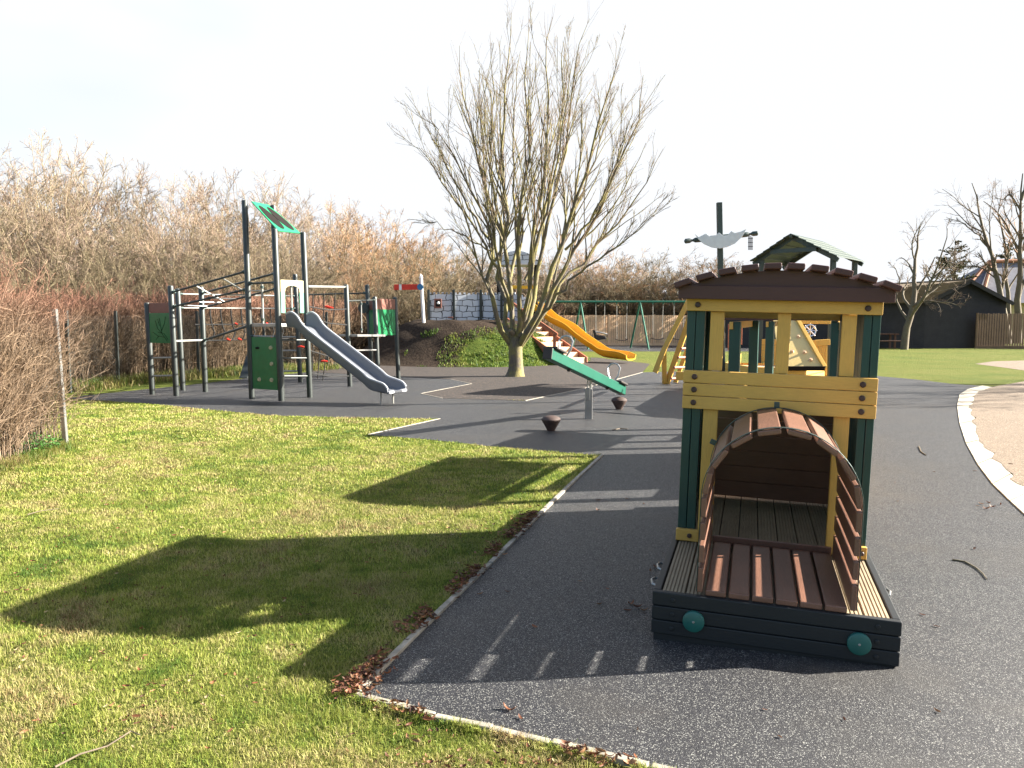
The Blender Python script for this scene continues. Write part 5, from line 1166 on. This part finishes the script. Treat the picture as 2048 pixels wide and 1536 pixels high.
x1b, y1b = along([g(760, 1345), g(690, 1400)], 130, .045, rg); x2, y2 = along(kc+[kc_end+kdir], 340, .02, rg); m2 = vnoise(x2, y2, .12, 22) > .5; x2, y2 = x2[m2]-.01, y2[m2]-.035
X = np.r_[x1, x1b, x2]; Y = np.r_[y1, y1b, y2]; litter('leaf_litter', X, Y, rg.uniform(.018, .045, len(X)), rg.uniform(.02, .052, len(X)), rg, 'drift of brown curled leaves along the pale kerb', BR)
n = 2600; Y = 2.7+rg.random(n)**1.6*7; X = rg.uniform(-1, .45, n)*Y*.66; k = ~inside(rub, X, Y); X, Y = X[k], Y[k]
k = vnoise(X, Y, .3, 23)+rg.normal(0, .12, len(X)) > .50; X, Y = X[k], Y[k]; litter('lawn_leaf_litter', X, Y, rg.uniform(.008, .026, len(X)), rg.uniform(.015, .04, len(X)), rg, 'small dry leaves caught in the lawn grass', BR+[(.30, .24, .13)])
spots = [(1018, 1421, .075), (1042, 1438, .045), (960, 1189, .05), (1070, 1254, .05), (1015, 1184, .04), (1200, 1209, .045), (1262, 1208, .06), (1275, 1215, .065), (1288, 1222, .06), (1255, 1222, .05), (1310, 1135, .06), (1322, 1128, .05), (1300, 1142, .04),
         (1197, 1000, .06), (1253, 998, .04), (1288, 1008, .04), (1195, 1021, .05), (1160, 1163, .035), (1215, 1178, .03), (1873, 1253, .04), (1876, 1424, .04), (1972, 1018, .075), (1985, 1014, .06), (1962, 1008, .06), (2002, 1010, .05), (1978, 1006, .05), (1955, 1012, .04),
         (1845, 1230, .035), (1948, 1098, .04), (1795, 1003, .03), (1790, 965, .03), (1868, 944, .035), (1735, 980, .03), (1950, 942, .05), (2022, 930, .06), (2035, 925, .05), (2028, 938, .05), (1690, 1440, .03), (1276, 1460, .025), (1530, 1420, .025), (1590, 870, .04), (1560, 1475, .025)]
L1 = 'dry brown curled leaf lying on the black rubber surface'
for k, (px, py, L) in enumerate(spots):
    p = g(px, py, .006); V, Fq = leaf_arrays(1, np.array([L]), rg); V = rotz_(V, rg.uniform(0, 6.28, 1), rg.normal(0, .3, 1)); V[..., 2] -= V[..., 2].min()-.002
    c = np.tile(np.array(BR[k % 3])[None], (Fq.shape[1], 1)); o = np_mesh('fallen_leaf', V.reshape(-1, 3), Fq.reshape(-1, 4), M['leaf'], None, col=c); o.location = p; tag(o, L1, 'leaf', 'loose leaves on the rubber surface')
for pts, r_, lab, z in (([(1905, 1119), (1930, 1123), (1952, 1135), (1965, 1146), (1974, 1158)], .006, 'bent pale twig lying on the rubber right of the locomotive', .01), ([(1838, 893), (1842, 903), (1852, 910)], .008, 'short pale curved twig on the rubber near the path kerb', .01),
                     ([(55, 1029), (80, 1022), (118, 1017)], .004, 'straight thin twig lying on the lawn at the far left', .03), ([(110, 1534), (160, 1508), (215, 1492), (262, 1462), (280, 1470)], .004, 'long crooked twig in the foreground grass at the bottom left', .035),
                     ([(1410, 864), (1425, 858), (1440, 862)], .008, 'thin twig on the rubber surface beyond the seesaw', .01)):
    if px and lab.startswith('thin twig'): pts = [(1225, 860), (1240, 857), (1255, 858)]
    P3 = [g(x, y, z) for x, y in pts]; mb = MB(); o0 = P3[0]; mb.tube([p-o0 for p in P3], [r_*(1-.12*i) for i in range(len(P3))], 6); o = mb.build('fallen_twig', M['bark2'], smooth=True); o.location = o0; tag(o, lab, 'twig')
# leafy weed at the hedge foot
wd = empty('leafy_weed', g(88, 905), 'low leafy green weed at the foot of the near left hedge', 'plant'); n = 420
a = rg.uniform(0, 6.28, n); rr = .26*np.sqrt(rg.random(n)); V, Fq = leaf_arrays(n, rg.uniform(.03, .07, n), rg); V = rotz_(V, rg.uniform(0, 6.28, n), rg.normal(0, .6, n))+np.stack([rr*np.cos(a)*1.1-.1, rr*np.sin(a)*.8, rg.uniform(.02, .24, n)*(1-rr*2)+.02], 1)[:, None]
np_mesh('leaves', V.reshape(-1, 3), Fq.reshape(-1, 4), M['leaf'], wd, col=np.repeat(np.array([[.05, .13, .025]])*rg.uniform(.6, 1.8, (n, 1)), Fq.shape[1], 0))

xk, yk = along(kb, 5200, .012, rg); xk2, yk2 = along(kc+[kc_end+kdir], 4200, .012, rg)
xk = np.r_[xk-.034, xk2-.01]; yk = np.r_[yk+.012, yk2-.03]; kk = vnoise(xk, yk, .1, 31) > .35; xk, yk = xk[kk], yk[kk]
ke = blades('kerb_grass', xk, yk, np.zeros(len(xk)), rg.uniform(.02, .055, len(xk)), np.full(len(xk), .003), rg, lean=1.3); tag(ke, 'grass blades overhanging the pale kerb', 'grass', kind='stuff')
